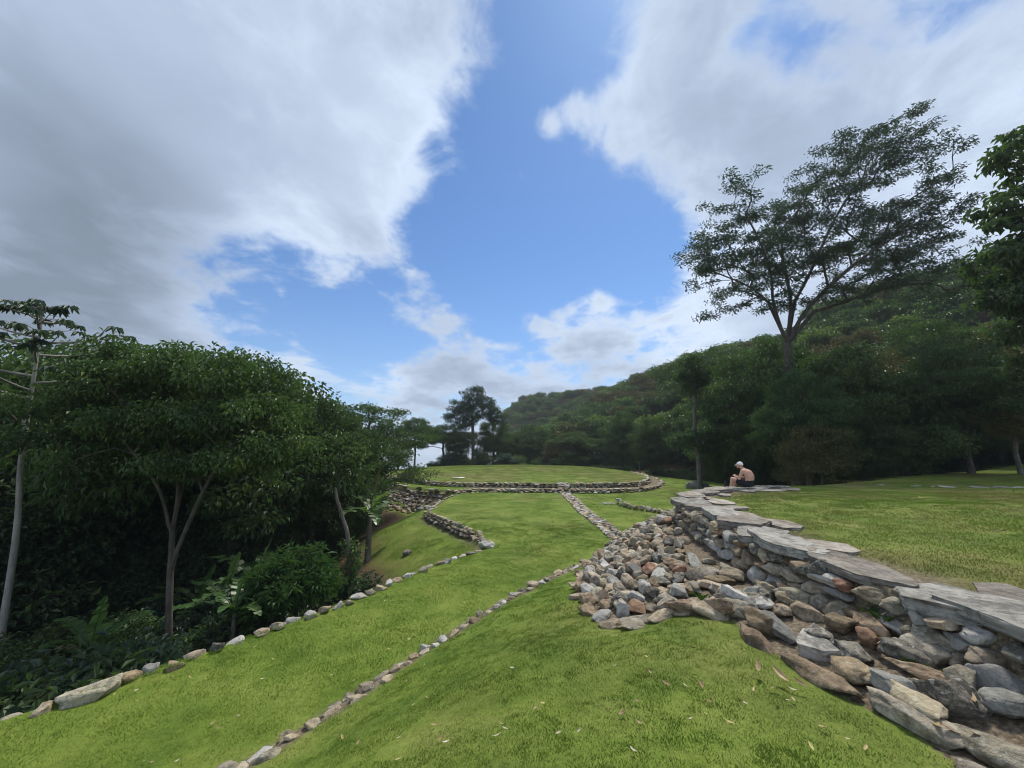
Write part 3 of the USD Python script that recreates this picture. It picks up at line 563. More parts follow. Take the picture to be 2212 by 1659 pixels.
LEAF_DARK = mat_leaf('leaf_dark', [(0, (0.02, 0.04, 0.018)), (0.55, (0.045, 0.078, 0.03)), (0.9, (0.085, 0.13, 0.042)), (1, (0.15, 0.155, 0.055))])
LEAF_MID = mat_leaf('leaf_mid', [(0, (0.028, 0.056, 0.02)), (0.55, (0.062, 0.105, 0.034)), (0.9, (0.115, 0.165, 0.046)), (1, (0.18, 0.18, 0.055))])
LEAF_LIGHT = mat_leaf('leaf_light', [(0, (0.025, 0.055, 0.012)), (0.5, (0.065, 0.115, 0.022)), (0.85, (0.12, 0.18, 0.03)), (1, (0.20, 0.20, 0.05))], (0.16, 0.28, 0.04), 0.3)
LEAF_OLIVE = mat_leaf('leaf_olive', [(0, (0.042, 0.046, 0.016)), (0.5, (0.095, 0.092, 0.028)), (1, (0.17, 0.135, 0.05))], (0.12, 0.12, 0.03))
LEAF_GREY = mat_leaf('leaf_greygreen', [(0, (0.022, 0.04, 0.026)), (0.55, (0.042, 0.072, 0.046)), (1, (0.08, 0.115, 0.065))], (0.08, 0.14, 0.06))
LEAF_BROWN = mat_leaf('leaf_brown', [(0, (0.05, 0.035, 0.022)), (0.6, (0.11, 0.075, 0.05)), (1, (0.17, 0.12, 0.08))], (0.12, 0.08, 0.04), 0.15)
BANANA = mat_leaf('banana_leaf', [(0, (0.035, 0.075, 0.022)), (0.6, (0.065, 0.13, 0.035)), (1, (0.12, 0.16, 0.05))], (0.16, 0.28, 0.05), 0.3, 0.4, 0.5)
def mat_bark(name, a, b, c, sc=5.0):
    n = {'t': ('texture_coordinate', {}), 'mp': ('mapping', {'scale': (1, 1, 0.35)}), 'n1': ('noise_texture', {'scale': sc, 'detail': 7.0, 'roughness': 0.7}), 'n2': ('noise_texture', {'scale': sc * 6, 'detail': 4.0, 'roughness': 0.7}),
         'r': ('rgb_ramp', {'ramp': [(0.3, a), (0.5, b), (0.7, c)]}), 'b': ('bump', {'strength': 0.7, 'distance': 0.02}), 'p': ('principled_bsdf', {'roughness': 0.9, 'specular_ior_level': 0.2})}
    return usdkit.material(stage, '/World/Looks/' + name, n, [('t.object', 'mp.vector'), ('mp.vector', 'n1.vector'), ('mp.vector', 'n2.vector'), ('n1.fac', 'r.fac'), ('r.color', 'p.base_color'), ('n2.fac', 'b.height'), ('b.normal', 'p.normal')], surface='p.BSDF')
BARK = mat_bark('bark_grey', (0.06, 0.052, 0.042), (0.12, 0.105, 0.085), (0.2, 0.185, 0.16))
BARK_D = mat_bark('bark_dark', (0.035, 0.03, 0.024), (0.07, 0.06, 0.048), (0.12, 0.105, 0.085))
BARK_P = mat_bark('bark_pale', (0.13, 0.12, 0.10), (0.23, 0.215, 0.185), (0.33, 0.31, 0.27))

def tubes(chains, sides=6):
    """Tapered tubes: chains of (points (k,3), radii (k,))."""
    V, F, o = [], [], 0
    ang = np.linspace(0, 2 * math.pi, sides, endpoint=False)
    for P, R in chains:
        P = np.asarray(P, float); k = len(P); t = np.gradient(P, axis=0); t /= np.linalg.norm(t, axis=1, keepdims=True) + 1e-9
        ref = np.where(np.abs(t[:, 2:3]) > 0.9, [[1.0, 0, 0]], [[0, 0, 1.0]]); ref = np.repeat(ref[:1], k, 0)
        a = np.cross(t, ref); a /= np.linalg.norm(a, axis=1, keepdims=True) + 1e-9; b = np.cross(t, a)
        V.append((P[:, None] + (a[:, None] * np.cos(ang)[None, :, None] + b[:, None] * np.sin(ang)[None, :, None]) * np.asarray(R)[:, None, None]).reshape(-1, 3))
        i, j = np.meshgrid(np.arange(k - 1), np.arange(sides), indexing='ij'); j2 = (j + 1) % sides
        q = np.stack([i * sides + j, i * sides + j2, (i + 1) * sides + j2, (i + 1) * sides + j], -1).reshape(-1, 4) + o
        F += [q[:, [0, 2, 1]], q[:, [0, 3, 2]]]; o += k * sides
    return np.vstack(V), np.vstack(F)
def leaf_mesh(rng, base, axis, up, L, Wd, fold=0.18, sag=0.2):
    """Folded leaves of two triangles each; returns (v, f)."""
    n = len(base); axis = axis / (np.linalg.norm(axis, axis=1, keepdims=True) + 1e-9)
    side = np.cross(axis, up); side /= np.linalg.norm(side, axis=1, keepdims=True) + 1e-9; nrm = np.cross(side, axis)
    L = np.broadcast_to(L, n)[:, None]; Wd = np.broadcast_to(Wd, n)[:, None]
    mid = base + axis * L * 0.5 + nrm * L * sag * 0.3
    v = np.stack([base, mid - side * Wd / 2 + nrm * Wd * fold, base + axis * L - nrm * L * sag, mid + side * Wd / 2 + nrm * Wd * fold], 1).reshape(-1, 3)
    k = np.arange(n)[:, None] * 4
    return v, np.vstack([k + [0, 2, 1], k + [0, 3, 2]])
def clump_leaves(rng, C, rc, per, L, aspect, droop=0.35, flat=0.6, out=0.7, root=None, tonebias=None, wind=(0, 0, 0)):
    C = np.asarray(C, float); n = len(C) * per; rc = np.repeat(np.broadcast_to(rc, len(C)), per)[:, None]
    d = rng.normal(size=(n, 3)); d /= np.linalg.norm(d, axis=1, keepdims=True); r = rng.random((n, 1)) ** 0.5
    off = d * r * [1, 1, flat]; P = np.repeat(C, per, 0) + off * rc
    ax = off * out + rng.normal(0, 0.45, (n, 3)) + [0, 0, -droop] + np.asarray(wind)
    up = rng.normal(0, 0.38, (n, 3)) + [0, 0, 1.0] + d * 0.35
    s = rng.uniform(0.7, 1.25, n); v, f = leaf_mesh(rng, P, ax, up, L * s, L * aspect * s)
    tb = np.repeat(rng.normal(0, 0.13, len(C)) if tonebias is None else tonebias, per)
    tone = np.clip(0.45 + tb + 0.16 * rng.normal(size=n) + (rng.random(n) < 0.006) * 0.4, 0, 1)
    return v, f, np.repeat(tone, 4)
def sample_blobs(rng, blobs, n, shell=0.45, sep=0.0):
    """Points in a union of ellipsoids (cx,cy,cz,rx,ry,rz), crowded towards the shell."""
    b = np.asarray(blobs, float); w = (b[:, 3] * b[:, 4] * b[:, 5]) ** (2 / 3); out = []
    tries = 0
    while len(out) < n and tries < n * 40:
        tries += 1; k = rng.choice(len(b), p=w / w.sum()); d = rng.normal(size=3); d /= np.linalg.norm(d)
        p = b[k, :3] + d * b[k, 3:] * rng.uniform(shell, 1.0) ** 0.7
        if sep and out and np.min(np.linalg.norm(np.array(out) - p, axis=1)) < sep: continue
        out.append(p)
    return np.array(out)
def skeleton(rng, trunk, r0, C, tip=0.012, wig=0.05, upbend=0.15, gamma=2.3, fork=0.3, limbs=()):
    """Branches from the trunk polyline to every clump centre; radii follow the pipe model. Returns chains."""
    trunk = np.asarray(trunk, float); dense = []
    for a, b in zip(trunk[:-1], trunk[1:]):
        k = max(2, int(np.linalg.norm(b - a) / 0.35)); dense += [a + (b - a) * t for t in np.linspace(0, 1, k, endpoint=False)]
    nodes = dense + [trunk[-1]]; parent = list(range(-1, len(nodes) - 1)); cost = list(np.concatenate([[0], np.cumsum(np.linalg.norm(np.diff(np.array(nodes), axis=0), axis=1))]))
    start = int(len(nodes) * fork); weight = [0.0] * len(nodes); nt = len(nodes); given = []
    for lm in limbs:                                          # main limbs given by hand grow from the nearest trunk node
        lm = spline(np.asarray(lm, float), 4); prev = int(np.argmin(np.linalg.norm(np.array(nodes[:nt]) - lm[0], axis=1))); ids = [prev]
        for p in lm[1:]:
            cost.append(cost[prev] + np.linalg.norm(p - nodes[prev])); nodes.append(p); parent.append(prev); weight.append(0.0); prev = len(nodes) - 1; ids.append(prev)
        given.append(ids)
    order = np.argsort(np.linalg.norm(C - trunk[-1] * [1, 1, 1], axis=1)); runs = []
    for i in order:
        c = C[i]; N = np.array(nodes[start:]); d = np.linalg.norm(N - c, axis=1); tot = d * 1.0 + 0.32 * np.array(cost[start:]) + 2.0 * np.maximum(0, N[:, 2] - c[2] - 0.15 * d)
        j = int(np.argmin(tot)) + start; a = np.array(nodes[j]); dist = np.linalg.norm(c - a); k = max(2, min(6, int(dist / 0.4) + 1)); prev = j; ids = [j]
        for t in np.linspace(0, 1, k + 1)[1:]:
            p = a + (c - a) * t + np.array([0, 0, 1]) * upbend * dist * math.sin(math.pi * t) * (0.4 if c[2] > a[2] else 1) + rng.normal(0, wig * dist * 0.5, 3) * math.sin(math.pi * t)
            nodes.append(p); parent.append(prev); cost.append(cost[prev] + dist / k); weight.append(0.0); prev = len(nodes) - 1; ids.append(prev)
        weight[prev] += 1; runs.append(ids)
    runs = given + runs
    w = np.array(weight)
    for i in range(len(nodes) - 1, 0, -1): w[parent[i]] += w[i]
    R = tip * np.maximum(w, 0.6) ** (1 / gamma)
    s = r0 / max(R[0], 1e-6); R = np.maximum(R * min(max(s, 0.4), 2.5), tip * 0.6); N = np.array(nodes)
    tr = np.linspace(1, 0.0, nt); R[:nt] = np.maximum(R[:nt], r0 * (0.35 + 0.65 * tr) * np.clip((R[:nt] / max(R[0], 1e-6)) ** 0.5, 0.25, 1)); R[:2] *= 1.15
    return [(N[:nt], R[:nt])], [(N[i], np.minimum(R[i], np.concatenate([[R[i[1]] * 1.25], R[i[1:]]]))) for i in runs]

kinds = stage.CreateClassPrim('/World/tree_kinds')
def kind_of(name):
    x = UsdGeom.Xform.Define(stage, '/World/tree_kinds/' + name); return x.GetPrim()
def add_tree(prim, rng, trunk, r0, C, bark, leafmat, rc=0.55, per=80, L=0.2, aspect=0.42, droop=0.35, flat=0.6, out=0.7, wind=(0, 0, 0), tip=0.012, fork=0.3, tonebias=None, upbend=.15, limbs=()):
    tk, br = skeleton(rng, trunk, r0, C, tip=tip, fork=fork, upbend=upbend, limbs=limbs)
    obj('trunk', tubes(tk, 9), bark, prim, smooth=True)
    obj('limbs', tubes(br, 5), bark, prim, smooth=True)
    v, f, tone = clump_leaves(rng, C, rc, per, L, aspect, droop, flat, out, tonebias=tonebias, wind=wind)
    obj('crown', (v, f), leafmat, prim, tone=tone)
    return prim
KIND, KH = {}, {}
def define(name, seed, h, trunk, r0, blobs, n, bark, leafmat, sep=0.0, shell=0.45, **kw):
    rng = np.random.default_rng(seed); C = sample_blobs(rng, blobs, n, shell, sep)
    KIND[name] = add_tree(kind_of(name), rng, trunk, r0, C, bark, leafmat, **kw); KH[name] = h
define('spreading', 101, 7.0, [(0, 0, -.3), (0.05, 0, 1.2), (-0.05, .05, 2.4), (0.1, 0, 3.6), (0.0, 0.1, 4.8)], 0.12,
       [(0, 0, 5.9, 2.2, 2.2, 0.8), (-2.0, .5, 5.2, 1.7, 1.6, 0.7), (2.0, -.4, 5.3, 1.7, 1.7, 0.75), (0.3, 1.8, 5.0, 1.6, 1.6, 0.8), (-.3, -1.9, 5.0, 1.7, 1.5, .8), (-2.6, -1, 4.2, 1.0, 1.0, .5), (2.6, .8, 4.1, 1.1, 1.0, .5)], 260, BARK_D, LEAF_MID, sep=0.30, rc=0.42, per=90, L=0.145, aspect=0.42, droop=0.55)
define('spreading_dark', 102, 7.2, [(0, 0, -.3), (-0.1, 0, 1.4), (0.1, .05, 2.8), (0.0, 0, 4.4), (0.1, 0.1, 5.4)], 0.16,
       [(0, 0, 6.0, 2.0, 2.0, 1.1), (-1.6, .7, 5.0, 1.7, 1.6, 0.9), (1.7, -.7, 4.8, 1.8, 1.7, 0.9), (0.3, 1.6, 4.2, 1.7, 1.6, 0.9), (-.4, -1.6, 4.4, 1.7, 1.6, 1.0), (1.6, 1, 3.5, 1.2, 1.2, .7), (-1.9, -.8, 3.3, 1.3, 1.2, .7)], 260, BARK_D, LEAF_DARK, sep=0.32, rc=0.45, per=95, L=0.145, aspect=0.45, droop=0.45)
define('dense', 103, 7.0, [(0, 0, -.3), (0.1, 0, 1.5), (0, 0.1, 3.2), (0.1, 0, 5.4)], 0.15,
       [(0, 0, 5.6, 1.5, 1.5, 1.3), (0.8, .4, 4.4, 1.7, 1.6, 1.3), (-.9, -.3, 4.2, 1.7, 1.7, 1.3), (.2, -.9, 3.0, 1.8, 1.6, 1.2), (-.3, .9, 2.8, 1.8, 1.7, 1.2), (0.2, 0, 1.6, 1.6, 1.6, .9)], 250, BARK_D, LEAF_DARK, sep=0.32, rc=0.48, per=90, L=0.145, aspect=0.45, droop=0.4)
define('dense_mid', 113, 7.0, [(0, 0, -.3), (0.1, 0, 1.5), (0, 0.1, 3.2), (0.1, 0, 5.4)], 0.15,
       [(0, 0, 5.7, 1.4, 1.4, 1.2), (1.1, .4, 4.6, 1.5, 1.5, 1.0), (-1.2, -.3, 4.0, 1.6, 1.6, 1.0), (.2, -1.0, 3.0, 1.8, 1.6, 1.0), (-.3, .9, 2.6, 1.8, 1.7, 1.0), (0.4, 0, 1.5, 1.5, 1.6, .8)], 210, BARK, LEAF_MID, sep=0.36, rc=0.5, per=85, L=0.17, aspect=0.45, droop=0.4)
define('layered', 104, 8.0, [(0, 0, -.3), (0.1, 0, 2), (0.2, .1, 4), (0.1, 0, 6.8)], 0.17,
       [(0, 0, 7.2, 1.6, 1.6, .6), (-1.3, .3, 6.4, 1.6, 1.5, .6), (1.4, .2, 6.0, 1.7, 1.6, .6), (0, -1.6, 5.6, 1.7, 1.6, .6), (0.2, 1.6, 5.1, 1.8, 1.7, .6), (-1.9, -.8, 4.5, 1.6, 1.5, .6), (2.0, .9, 4.1, 1.6, 1.5, .6), (0.4, -1.7, 3.4, 1.7, 1.5, .6), (-1.2, 1.3, 2.8, 1.5, 1.4, .6), (0.6, .6, 2.1, 1.6, 1.5, .5)], 240, BARK, LEAF_DARK, sep=0.36, rc=0.52, per=110, L=0.14, aspect=0.4, droop=0.2, flat=0.45)
define('slender', 105, 11.0, [(0, 0, -.3), (0.05, 0, 2.5), (-0.05, 0.05, 5), (0.1, 0, 8), (0, 0, 10.2)], 0.17,
       [(0, 0, 10.2, .9, .9, .8), (0.5, .2, 9.3, .9, .8, .7), (-.6, -.2, 9.4, .8, .8, .6), (0.3, .3, 8.3, .8, .8, .5), (.6, .2, 4.6, 1.1, 1.1, .6), (-.8, 0, 4.0, 1.1, 1.2, .6), (1.0, -.2, 3.6, 1.0, 1.1, .5)], 130, BARK, LEAF_DARK, sep=0.3, rc=0.42, per=75, L=0.2, aspect=0.45, droop=0.45, fork=0.25)
define('olive', 106, 7.5, [(0, 0, -.3), (-0.1, 0, 1.6), (0.15, 0, 3.6), (0, 0, 6)], 0.13,
       [(0, 0, 6.4, 1.6, 1.6, 1.0), (1.2, .3, 5.2, 1.7, 1.5, 1.0), (-1.2, -.3, 5.0, 1.6, 1.6, 1.0), (0, -.9, 3.8, 1.8, 1.7, 1.0), (0.2, .8, 3.4, 1.7, 1.7, 1.0)], 170, BARK, LEAF_OLIVE, sep=0.36, rc=0.52, per=75, L=0.17, aspect=0.4, droop=0.3)
define('bright', 107, 6.5, [(0, 0, -.3), (0.1, 0, 1.5), (0, 0.1, 3), (0.1, 0, 5.2)], 0.13,
       [(0, 0, 5.6, 1.4, 1.4, .8), (1.1, .3, 4.6, 1.4, 1.4, .8), (-1.0, -.3, 4.4, 1.5, 1.4, .8), (0, -.9, 3.5, 1.6, 1.5, .8), (0.2, .8, 3.0, 1.6, 1.5, .8)], 160, BARK, LEAF_LIGHT, sep=0.36, rc=0.48, per=75, L=0.2, aspect=0.42, droop=0.3)
define('twiggy', 108, 4.2, [(0, 0, -.2), (0.05, 0, .9), (-.03, .03, 1.8), (0.05, 0, 3.2)], 0.055,
       [(0, 0, 3.4, 1.2, 1.2, .6), (.8, .2, 2.6, 1.1, 1, .6), (-.8, -.2, 2.5, 1.2, 1.1, .5), (0, .5, 2.0, 1.2, 1.2, .5)], 120, BARK_D, LEAF_OLIVE, sep=0.25, rc=0.4, per=30, L=0.13, aspect=0.4, droop=0.3, tip=0.008)
define('bushy', 109, 2.4, [(0, 0, -.2), (0, 0.02, .5), (0.05, 0, 1.0), (0, 0, 1.7)], 0.05,
       [(0, 0, 1.7, .8, .8, .55), (.5, .2, 1.1, .8, .7, .5), (-.5, -.2, 1.0, .8, .8, .5), (0, -.3, .55, .9, .9, .35), (.1, .4, .6, .8, .8, .35)], 110, BARK_D, LEAF_MID, sep=0.2, rc=0.3, per=60, L=0.14, aspect=0.4, droop=0.3)
define('bushy_green', 110, 2.4, [(0, 0, -.2), (0, 0.02, .5), (0.05, 0, 1.0), (0, 0, 1.7)], 0.05,
       [(0, 0, 1.6, .8, .8, .5), (.5, .2, 1.1, .8, .7, .5), (-.5, -.2, 1.0, .8, .8, .5), (0, -.3, .55, .9, .9, .35)], 90, BARK_D, LEAF_GREY, sep=0.2, rc=0.3, per=50, L=0.17, aspect=0.4, droop=0.3)
define('long_leaf', 111, 2.3, [(0, 0, -.2), (0.02, 0.02, .5), (0.05, 0, 1.0), (0, 0, 1.6)], 0.05,
       [(0, 0, 1.7, .75, .75, .45), (.55, .2, 1.3, .7, .65, .45), (-.55, -.2, 1.25, .7, .7, .45), (0, -.35, .95, .8, .7, .35), (.1, .45, 1.0, .7, .7, .35)], 120, BARK_D, mat_leaf('leaf_long', [(0, (0.014, 0.04, 0.014)), (0.55, (0.03, 0.075, 0.022)), (1, (0.065, 0.13, 0.03))]), sep=0.18, rc=0.2, per=26, L=0.24, aspect=0.2, droop=0.1, out=2.2)
def place_tree(kind, label, at, h, name='tree', cat='tree', group=None, rz=0.0, wide=1.0):
    s = h / KH[kind]
    return refer(thing(name, label, cat, group, (at[0], at[1], at[2] if len(at) > 2 else hz(at[0], at[1])), rz, (s * wide, s * wide, s)), KIND[kind])
_rt = np.random.default_rng(5)
def tree_at(kind, label, u, vtop, y, name='tree', wide=1.0, group=None, cat='tree'):
    top = aty(u, vtop, y); g = hz(top[0], y); return place_tree(kind, label, (top[0], y, g), max(top[2] - g, 0.6), name, cat, group, float(_rt.uniform(0, 6.28)), wide)

LANDMARKS_LEFT = [(-999, 60, 'left of the thin pale trunk'), (60, 230, 'right of the thin pale trunk'), (230, 330, 'left of the forked trunk'), (330, 450, 'around the forked trunk'), (450, 600, 'at the banana clump'), (600, 720, 'behind the long-leaved small tree'), (720, 5000, 'towards the rubble wall')]
LANDMARKS_RIGHT = [(-999, 1460, 'between the far mound and the slender tree'), (1460, 1560, 'by the slender tree'), (1560, 1680, 'behind the seated person'), (1680, 1790, 'below the open-crowned tall tree'), (1790, 1920, 'right of the open-crowned tall tree'), (1920, 2080, 'near the slim trunk on the crest'), (2080, 9000, 'by the right frame edge')]
LANDMARKS_MOUND = [(-999, 960, 'behind the mound, left of the tall lone tree'), (960, 1080, 'behind the mound, around the tall lone tree'), (1080, 1200, 'behind the mound, right of the tall lone tree'), (1200, 1320, 'below the pale-green spreading tree'), (1320, 5000, 'behind the right end of the mound')]
ORD = ['leftmost', 'second from the left', 'third from the left', 'fourth from the left', 'fifth from the left', 'sixth from the left', 'seventh from the left', 'eighth from the left', 'ninth from the left', 'tenth from the left', 'eleventh from the left', 'twelfth from the left'] + [f'{i}th from the left' for i in range(13, 40)]
def single_out(items, zones):
    """items: (prim, short description, position): each gets a label by look, landmark and order there."""
    found = {}
    for prim, what, at in items:
        d = np.array([at[0], at[1], (at[2] if len(at) > 2 else hz(at[0], at[1])) - EYE]); fw = d[1] * math.cos(PITCH) + d[2] * math.sin(PITCH); u = 1106 + 400 / 0.4629 * d[0] / fw
        z = next(w for lo, hi, w in zones if lo <= u < hi); found.setdefault((what, z), []).append((u, prim))
    for (what, z), l in found.items():
        l.sort(key=lambda i: i[0])
        for i, (u, prim) in enumerate(l): prim.SetCustomDataByKey('label', f'{what} {z}' + (f', {ORD[i]}' if len(l) > 1 else ''))
# left of the lawn: (kind, label, u, v of the top, depth, width factor)
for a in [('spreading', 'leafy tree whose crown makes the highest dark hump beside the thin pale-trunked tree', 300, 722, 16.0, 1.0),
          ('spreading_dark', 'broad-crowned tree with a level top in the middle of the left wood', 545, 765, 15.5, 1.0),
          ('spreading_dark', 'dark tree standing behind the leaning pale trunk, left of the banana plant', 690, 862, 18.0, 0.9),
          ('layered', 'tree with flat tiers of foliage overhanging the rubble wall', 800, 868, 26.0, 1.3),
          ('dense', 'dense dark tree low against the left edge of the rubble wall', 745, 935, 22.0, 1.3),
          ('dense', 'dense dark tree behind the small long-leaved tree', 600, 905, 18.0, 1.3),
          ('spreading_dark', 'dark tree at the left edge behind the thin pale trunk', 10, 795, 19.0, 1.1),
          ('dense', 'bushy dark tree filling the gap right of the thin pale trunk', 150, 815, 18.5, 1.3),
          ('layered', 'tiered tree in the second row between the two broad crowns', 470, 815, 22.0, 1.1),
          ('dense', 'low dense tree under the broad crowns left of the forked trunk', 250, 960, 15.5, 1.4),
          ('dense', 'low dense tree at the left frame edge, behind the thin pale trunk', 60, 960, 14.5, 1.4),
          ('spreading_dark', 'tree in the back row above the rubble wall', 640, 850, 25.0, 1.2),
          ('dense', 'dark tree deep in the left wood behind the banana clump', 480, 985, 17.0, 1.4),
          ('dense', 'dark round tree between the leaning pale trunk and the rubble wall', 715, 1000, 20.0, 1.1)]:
    tree_at(*a[:5], wide=a[5])
left_fill = np.random.default_rng(77); named = []
for i in range(16):
    x, y = left_fill.uniform(-34, -13), left_fill.uniform(14, 40)
    if x > -0.42 * y - 3 : x = -0.42 * y - 3 - abs(left_fill.normal(0, 5))
    k = ['spreading_dark', 'dense', 'layered', 'spreading'][i % 4]; h = left_fill.uniform(7.0, 8.5)
    h = min(h, EYE + 0.13 * y + 1.2 - hz(x, y))
    named.append((None, {'spreading_dark': 'dark broad tree', 'dense': 'dark bushy tree', 'layered': 'tiered tree', 'spreading': 'mid-green broad tree'}[k] + ' at the back', (x, y)))
    t_ = place_tree(k, 'dark tree in the back rows of the left wood', (x, y), max(h, 5.5), 'tree', 'tree', 'back trees of the left wood', float(left_fill.uniform(0, 6)), 1.1); named[-1] = (t_,) + named[-1][1:]
single_out(named, LANDMARKS_LEFT); named = []
for i, (u, v, y, k, s, lab) in enumerate([(650, 1165, 11.2, 'long_leaf', 1.0, 'small round tree with long glossy leaves beside the banana clump'), (600, 1200, 10.6, 'long_leaf', 1.0, 'lower half of a long-leaved shrub pair, left of the rounder one'), ]):
    tree_at(k, lab, u, v, y, 'small_tree', 1.0)
for i in range(46):
    u = left_fill.uniform(-60, 800); y = left_fill.uniform(8.0, 17.0)
    p = aty(u, 1200, y)
    dd = shapely.distance(shapely.Point(p[0], y), PLATEAU) if not shapely.contains_xy(PLATEAU, p[0], y) else 0
    if dd < 1.8 or u > 640: continue
    k = ['bushy', 'bushy_green', 'bushy'][i % 3]
    t_ = place_tree(k, 'grey-green shrub in the dim undergrowth of the left wood' if k == 'bushy_green' else 'dark leafy shrub in the undergrowth of the left wood', (p[0], y), left_fill.uniform(1.0, 2.3), 'shrub', 'shrub', 'grey-green shrubs under the left wood' if k == 'bushy_green' else 'dark shrubs under the left wood', float(left_fill.uniform(0, 6)), 1.1); named.append((t_, 'grey-green shrub in the undergrowth' if k == 'bushy_green' else 'dark shrub in the undergrowth', (p[0], y)))
single_out(named, LANDMARKS_LEFT); named = []

# behind the far mound
for a in [('spreading', 'airy tree with open crown and pale trunk, leftmost behind the far mound', 900, 898, 57, 0.85), ('spreading', 'flat-topped airy tree just left of the tall lone tree', 960, 912, 63, 1.1),
          ('dense', 'dark bush-like tree left of the tall lone tree trunk', 985, 938, 66, 1.1), ('spreading_dark', 'tree with a thin trunk just right of the tall lone tree', 1066, 905, 67, 0.9),
          ('dense', 'rounded dark tree right of centre behind the far mound', 1150, 912, 70, 1.2), ('spreading', 'pale-green spreading tree with bare forked trunk behind the far mound', 1240, 930, 64, 1.4),
          ('dense', 'tall dark tree behind the right end of the far mound', 1340, 885, 56, 1.0), ('dense', 'dark tree between the tall lone tree and the rounded dark tree', 1100, 950, 72, 1.2),
          ('olive', 'olive-tinged tree filling the wood edge behind the mound crest', 1200, 950, 66, 1.3), ('dense', 'dark tree left of the slender trunk at the lawn end', 1400, 900, 47, 1.0),
          ('slender', 'slender tree with a pale thin trunk at the right end of the far mound', 1378, 925, 50, 0.8), ('dense', 'low dark tree at the left end of the far mound', 862, 950, 48, 1.3),
          ('spreading_dark', 'dark tree behind the pale-green spreading one', 1275, 905, 72, 1.2)]:
    tree_at(*a[:5], wide=a[5])
for i in range(15):
    u = 855 + 38 * i + left_fill.uniform(-12, 12); y = left_fill.uniform(61, 66); p = aty(u, 1000, y)
    t_ = place_tree('bushy' if i % 3 else 'bushy_green', 'low shrub along the wood edge behind the far mound', (p[0], y), left_fill.uniform(2.0, 3.6), 'shrub', 'shrub', 'shrubs behind the far mound', float(left_fill.uniform(0, 6)), 1.4); named.append((t_, 'low dark shrub' if i % 3 else 'low grey-green shrub', (p[0], y)))
single_out(named, LANDMARKS_MOUND); named = []

# right wood
for a in [('slender', 'tall slender dark tree with bare lower trunk at the end of the lawn', 1492, 768, 30.0, 1.15), ('dense_mid', 'green tree right beside the slender tree, reaching half its height', 1555, 865, 33, 1.1),
          ('dense', 'dark round tree topped with pale yellow-green leaves behind the seated person', 1640, 850, 27, 1.05), ('bright', 'pale yellow-green crown rising out of the dark tree behind the seated person', 1632, 832, 29.5, 0.6),
          ('twiggy', 'small olive-leaved tree with thin foliage on the crest right of the seated person', 1762, 905, 20.0, 1.0), ('twiggy', 'thin leaning sapling on the crest just right of the seated person', 1718, 935, 20.5, 0.7),
          ('dense_mid', 'green tree below the big open-crowned tree, right of its trunk', 1815, 745, 24.5, 1.0), ('spreading_dark', 'dark tree standing in front of the trunk of the big open-crowned tree', 1725, 800, 22.6, 0.8), ('spreading_dark', 'dark tree standing left behind the trunk of the big open-crowned tree', 1640, 735, 29.0, 1.0), ('olive', 'brownish olive tree at mid-slope right of the big open-crowned tree', 1840, 745, 30.0, 1.2),
          ('spreading_dark', 'dark tree with a visible slim trunk standing on the terrace crest at far right', 2052, 745, 22.0, 1.0), ('dense_mid', 'mid-green tree left of the slim trunk on the terrace crest', 1930, 800, 23.0, 1.1),
          ('olive', 'olive tree at the right frame edge behind the terrace crest', 2165, 800, 21.0, 1.1), ('bright', 'yellow-green patch of crown high on the right slope', 2110, 735, 31.0, 1.2),
          ('layered', 'dark tiered crown standing above the right slope', 1985, 690, 31.0, 0.9), ('dense_mid', 'green tree filling the wood left of the big open-crowned tree', 1590, 800, 40, 1.2),
          ('spreading', 'lighter green tree on the slope behind the slender tree', 1560, 745, 52, 1.2), ('olive', 'olive tree between the yellow-green crown and the frame edge', 2190, 700, 28, 1.3),
          ('dense', 'dark tree just behind the crest beneath the brownish olive tree', 1870, 880, 22.0, 1.1)]:
    tree_at(*a[:5], wide=a[5])
right_fill = np.random.default_rng(78); n_r = 0
while n_r < 24:
    u = right_fill.uniform(1420, 2240); y = right_fill.uniform(24, 40); p = aty(u, 900, y)
    if not shapely.contains_xy(HILLPOLY, p[0], y) or (1640 < u < 1770 and y < 28.5): continue
    k = ['dense_mid', 'spreading', 'olive', 'layered', 'bright', 'dense_mid', 'olive', 'spreading'][n_r % 8]
    t_ = place_tree(k, 'olive tree in the close-grown wood on the right slope' if k == 'olive' else 'dark tree in the close-grown wood on the right slope', (p[0], y), right_fill.uniform(5.0, 9.5), 'tree', 'tree', 'olive trees of the right wood' if k == 'olive' else 'dark trees of the right wood', float(right_fill.uniform(0, 6)), 1.15); n_r += 1; named.append((t_, {'olive': 'olive-brown tree', 'bright': 'yellow-green tree', 'dense_mid': 'green bushy tree', 'spreading': 'mid-green broad tree', 'spreading_dark': 'dark broad tree', 'layered': 'dark tiered tree'}[k] + ' uphill', (p[0], y)))
single_out(named, LANDMARKS_RIGHT); named = []
n_r = 0
while n_r < 30:
    u = right_fill.uniform(1430, 2260); y = right_fill.uniform(18, 30); p = aty(u, 1000, y)
    d = pdist([p[:2]], FOREST_EDGE)[0][0]
    if not shapely.contains_xy(HILLPOLY, p[0], y) or d > 5: continue
    t_ = place_tree(['bushy', 'bushy_green', 'bushy'][n_r % 3], 'low shrub along the edge of the right wood', (p[0], y), right_fill.uniform(1.2, 3.0), 'shrub', 'shrub', 'shrubs along the right wood edge', float(right_fill.uniform(0, 6)), 1.3); named.append((t_, ['low dark edge shrub', 'low grey-green edge shrub', 'low dark edge shrub'][n_r % 3], (p[0], y))); n_r += 1
single_out(named, LANDMARKS_RIGHT); named = []

